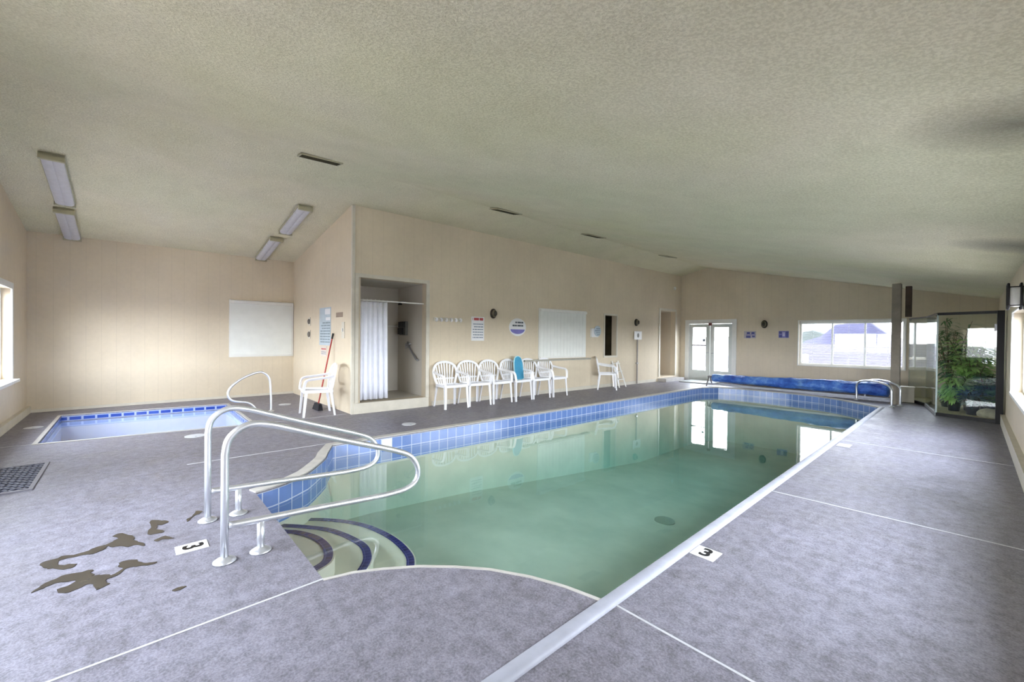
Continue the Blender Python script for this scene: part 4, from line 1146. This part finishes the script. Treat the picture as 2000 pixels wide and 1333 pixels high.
# mesa
def ridge_mesh(x0, x1, y, prof, depth, seed):
    bm = bmesh.new(); n = 60; rows_ = []
    for j, (dy, k) in enumerate(((-depth, 0), (-depth*.55, .35), (-depth*.2, .95), (0, 1), (depth*.4, 1), (depth, 0))):
        row = []
        for i in range(n+1):
            u = i/n; h = 0
            for (a, ha), (b, hb) in zip(prof, prof[1:]):
                if a <= u <= b: h = ha+(hb-ha)*(u-a)/(b-a)
            x = x0+(x1-x0)*u
            row.append(bm.verts.new((x, y+dy+2*noise.noise(Vector((x*.08, j, seed))), -.4+k*h*(1+.06*noise.noise(Vector((x*.12, j*.8, seed)))))))
        rows_.append(row)
    for a, b in zip(rows_, rows_[1:]):
        for i in range(n): bm.faces.new([a[i], a[i+1], b[i+1], b[i]])
    return bm
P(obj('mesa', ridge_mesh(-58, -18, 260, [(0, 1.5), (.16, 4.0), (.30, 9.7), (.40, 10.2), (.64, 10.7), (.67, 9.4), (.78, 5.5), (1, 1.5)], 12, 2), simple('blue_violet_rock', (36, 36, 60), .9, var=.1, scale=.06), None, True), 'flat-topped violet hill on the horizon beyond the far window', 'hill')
P(obj('low_hills', ridge_mesh(-200, 60, 330, [(0, 2), (.3, 4), (.45, 6), (.5, 8.5), (.54, 4.5), (.7, 3.0), (1, 2)], 20, 5), simple('grey_green_hill', (40, 47, 43), .9, var=.1, scale=.05), None, True), 'low grey-green hills behind the flat-topped hill', 'hill')
r = random.Random(4)
def bush(x, y, s, label):
    t = thing('desert_bush', label, 'bush', (x, y, -.25))
    obj('stem', tube(bmesh.new(), [(0, 0, 0), (0.05*s, 0, .5*s)], .05*s, 6), BARK, t)
    bm = bmesh.new()
    for k in range(9):
        a = r.uniform(0, 2*PI); rad = r.uniform(0, .5)*s
        b2 = bmesh.ops.create_icosphere(bm, subdivisions=2, radius=r.uniform(.28, .5)*s)
        off = Vector((math.cos(a)*rad, math.sin(a)*rad, r.uniform(.45, .9)*s))
        for v in b2['verts']: v.co = v.co*(1+.3*noise.noise(v.co*3/s+off))+off
    obj('foliage', bm, simple('sage_leaf', (42, 48, 38), .9, var=.2, scale=3), t)
bush(-16.6, 66, 1.3, 'sage-green bush at the left of the far window view')
# porch outside the glazed doors
t = thing('porch_railing', 'pale timber railing outside the glazed doors', 'railing', (-7.0, 17.0, -.22))
for x in (-1.6, .05, 1.8, 3.2):
    obj('post', bbox(x-.06, x+.06, -.06, .06, 0, 1.15 if x != .05 else 2.9), WHITE, t)
for z in (.45, 1.05): obj('rail', bbox(-1.6, 3.2, -.03, .03, z, z+.07), WHITE, t)
t = thing('neighbouring_building', 'pale building seen through the small window behind the plants', 'building', (2.6, 34, -.22))
obj('wall', bbox(-3.2, 3.2, 0, 5, 0, 2.6), simple('pale_stucco', (150, 148, 150), .8), t)
bm = bmesh.new(); pr = [(-3.6, 2.6), (3.6, 2.6), (0, 3.8)]
slab(bm, pr, [], lambda x, z: (x, -.3, z), lambda x, z: (x, 5.3, z)); obj('roof', bm, simple('tan_roof', (120, 104, 92), .8), t)
obj('window', bbox(-1.2, -.2, -.02, .03, 1.0, 1.9), simple('dark_window', (60, 66, 74), .2), t)

# ------------------------------------------------------------------ light: bright overcast sky through the windows
w = bpy.data.worlds.new('overcast_sky'); SC.world = w; w.use_nodes = True
nt = w.node_tree; nt.nodes.clear()
out = nt.nodes.new('ShaderNodeOutputWorld'); bg = nt.nodes.new('ShaderNodeBackground')
tc = nt.nodes.new('ShaderNodeTexCoord'); sp = nt.nodes.new('ShaderNodeSeparateXYZ'); rp = nt.nodes.new('ShaderNodeValToRGB')
nz = nt.nodes.new('ShaderNodeTexNoise'); nz.inputs['Scale'].default_value = 3.5; nz.inputs['Detail'].default_value = 5
mp = nt.nodes.new('ShaderNodeMapping'); mp.inputs['Scale'].default_value = (1, 1, 4)
mx = nt.nodes.new('ShaderNodeMix'); mx.data_type = 'RGBA'
nt.links.new(tc.outputs['Generated'], sp.inputs[0]); nt.links.new(tc.outputs['Generated'], mp.inputs[0]); nt.links.new(mp.outputs[0], nz.inputs['Vector'])
nt.links.new(sp.outputs['Z'], rp.inputs[0])
e = rp.color_ramp.elements; e[0].position = 0; e[0].color = (.90, .94, 1, 1); e[1].position = .6; e[1].color = (.55, .68, .92, 1)
nt.links.new(nz.outputs['Fac'], mx.inputs[0]); nt.links.new(rp.outputs[0], mx.inputs[6]); mx.inputs[7].default_value = (.97, .98, 1, 1)
nt.links.new(mx.outputs[2], bg.inputs['Color']); bg.inputs['Strength'].default_value = 11.0
nt.links.new(bg.outputs[0], out.inputs['Surface'])

sun = bpy.data.lights.new('sun', 'SUN'); sun.energy = 14; sun.angle = .01; sun.color = (1, .95, .88)
so = bpy.data.objects.new('sun', sun); COL.objects.link(so); so.rotation_euler = (math.radians(8), math.radians(-38), 0)

# ------------------------------------------------------------------ camera
cam = bpy.data.cameras.new('camera'); co = bpy.data.objects.new('camera', cam); COL.objects.link(co)
yaw, pitch, roll = (math.radians(v) for v in (47.67, -.5, .6))
f = Vector((-math.sin(yaw)*math.cos(pitch), math.cos(yaw)*math.cos(pitch), math.sin(pitch)))
rt = Vector((math.cos(yaw), math.sin(yaw), 0)); u = rt.cross(f)
r2 = rt*math.cos(roll)+u*math.sin(roll); u2 = -rt*math.sin(roll)+u*math.cos(roll)
Mx = Matrix((r2, u2, -f)).transposed().to_4x4(); Mx.translation = (0, 0, 1.4)
co.matrix_world = Mx
cam.sensor_width = 36; cam.lens = 818/2000*36; cam.clip_start = .03; cam.clip_end = 1500
SC.camera = co

vs = SC.view_settings
vs.view_transform = 'Standard'; vs.look = 'None'; vs.gamma = 1; vs.exposure = 1.6
SC.cycles.max_bounces = 9; SC.cycles.diffuse_bounces = 6; SC.cycles.glossy_bounces = 4; SC.cycles.transmission_bounces = 4
SC.cycles.transparent_max_bounces = 14; SC.cycles.volume_bounces = 0; SC.cycles.caustics_reflective = False; SC.cycles.caustics_refractive = False
SC.cycles.use_denoising = True; SC.cycles.sample_clamp_indirect = 6
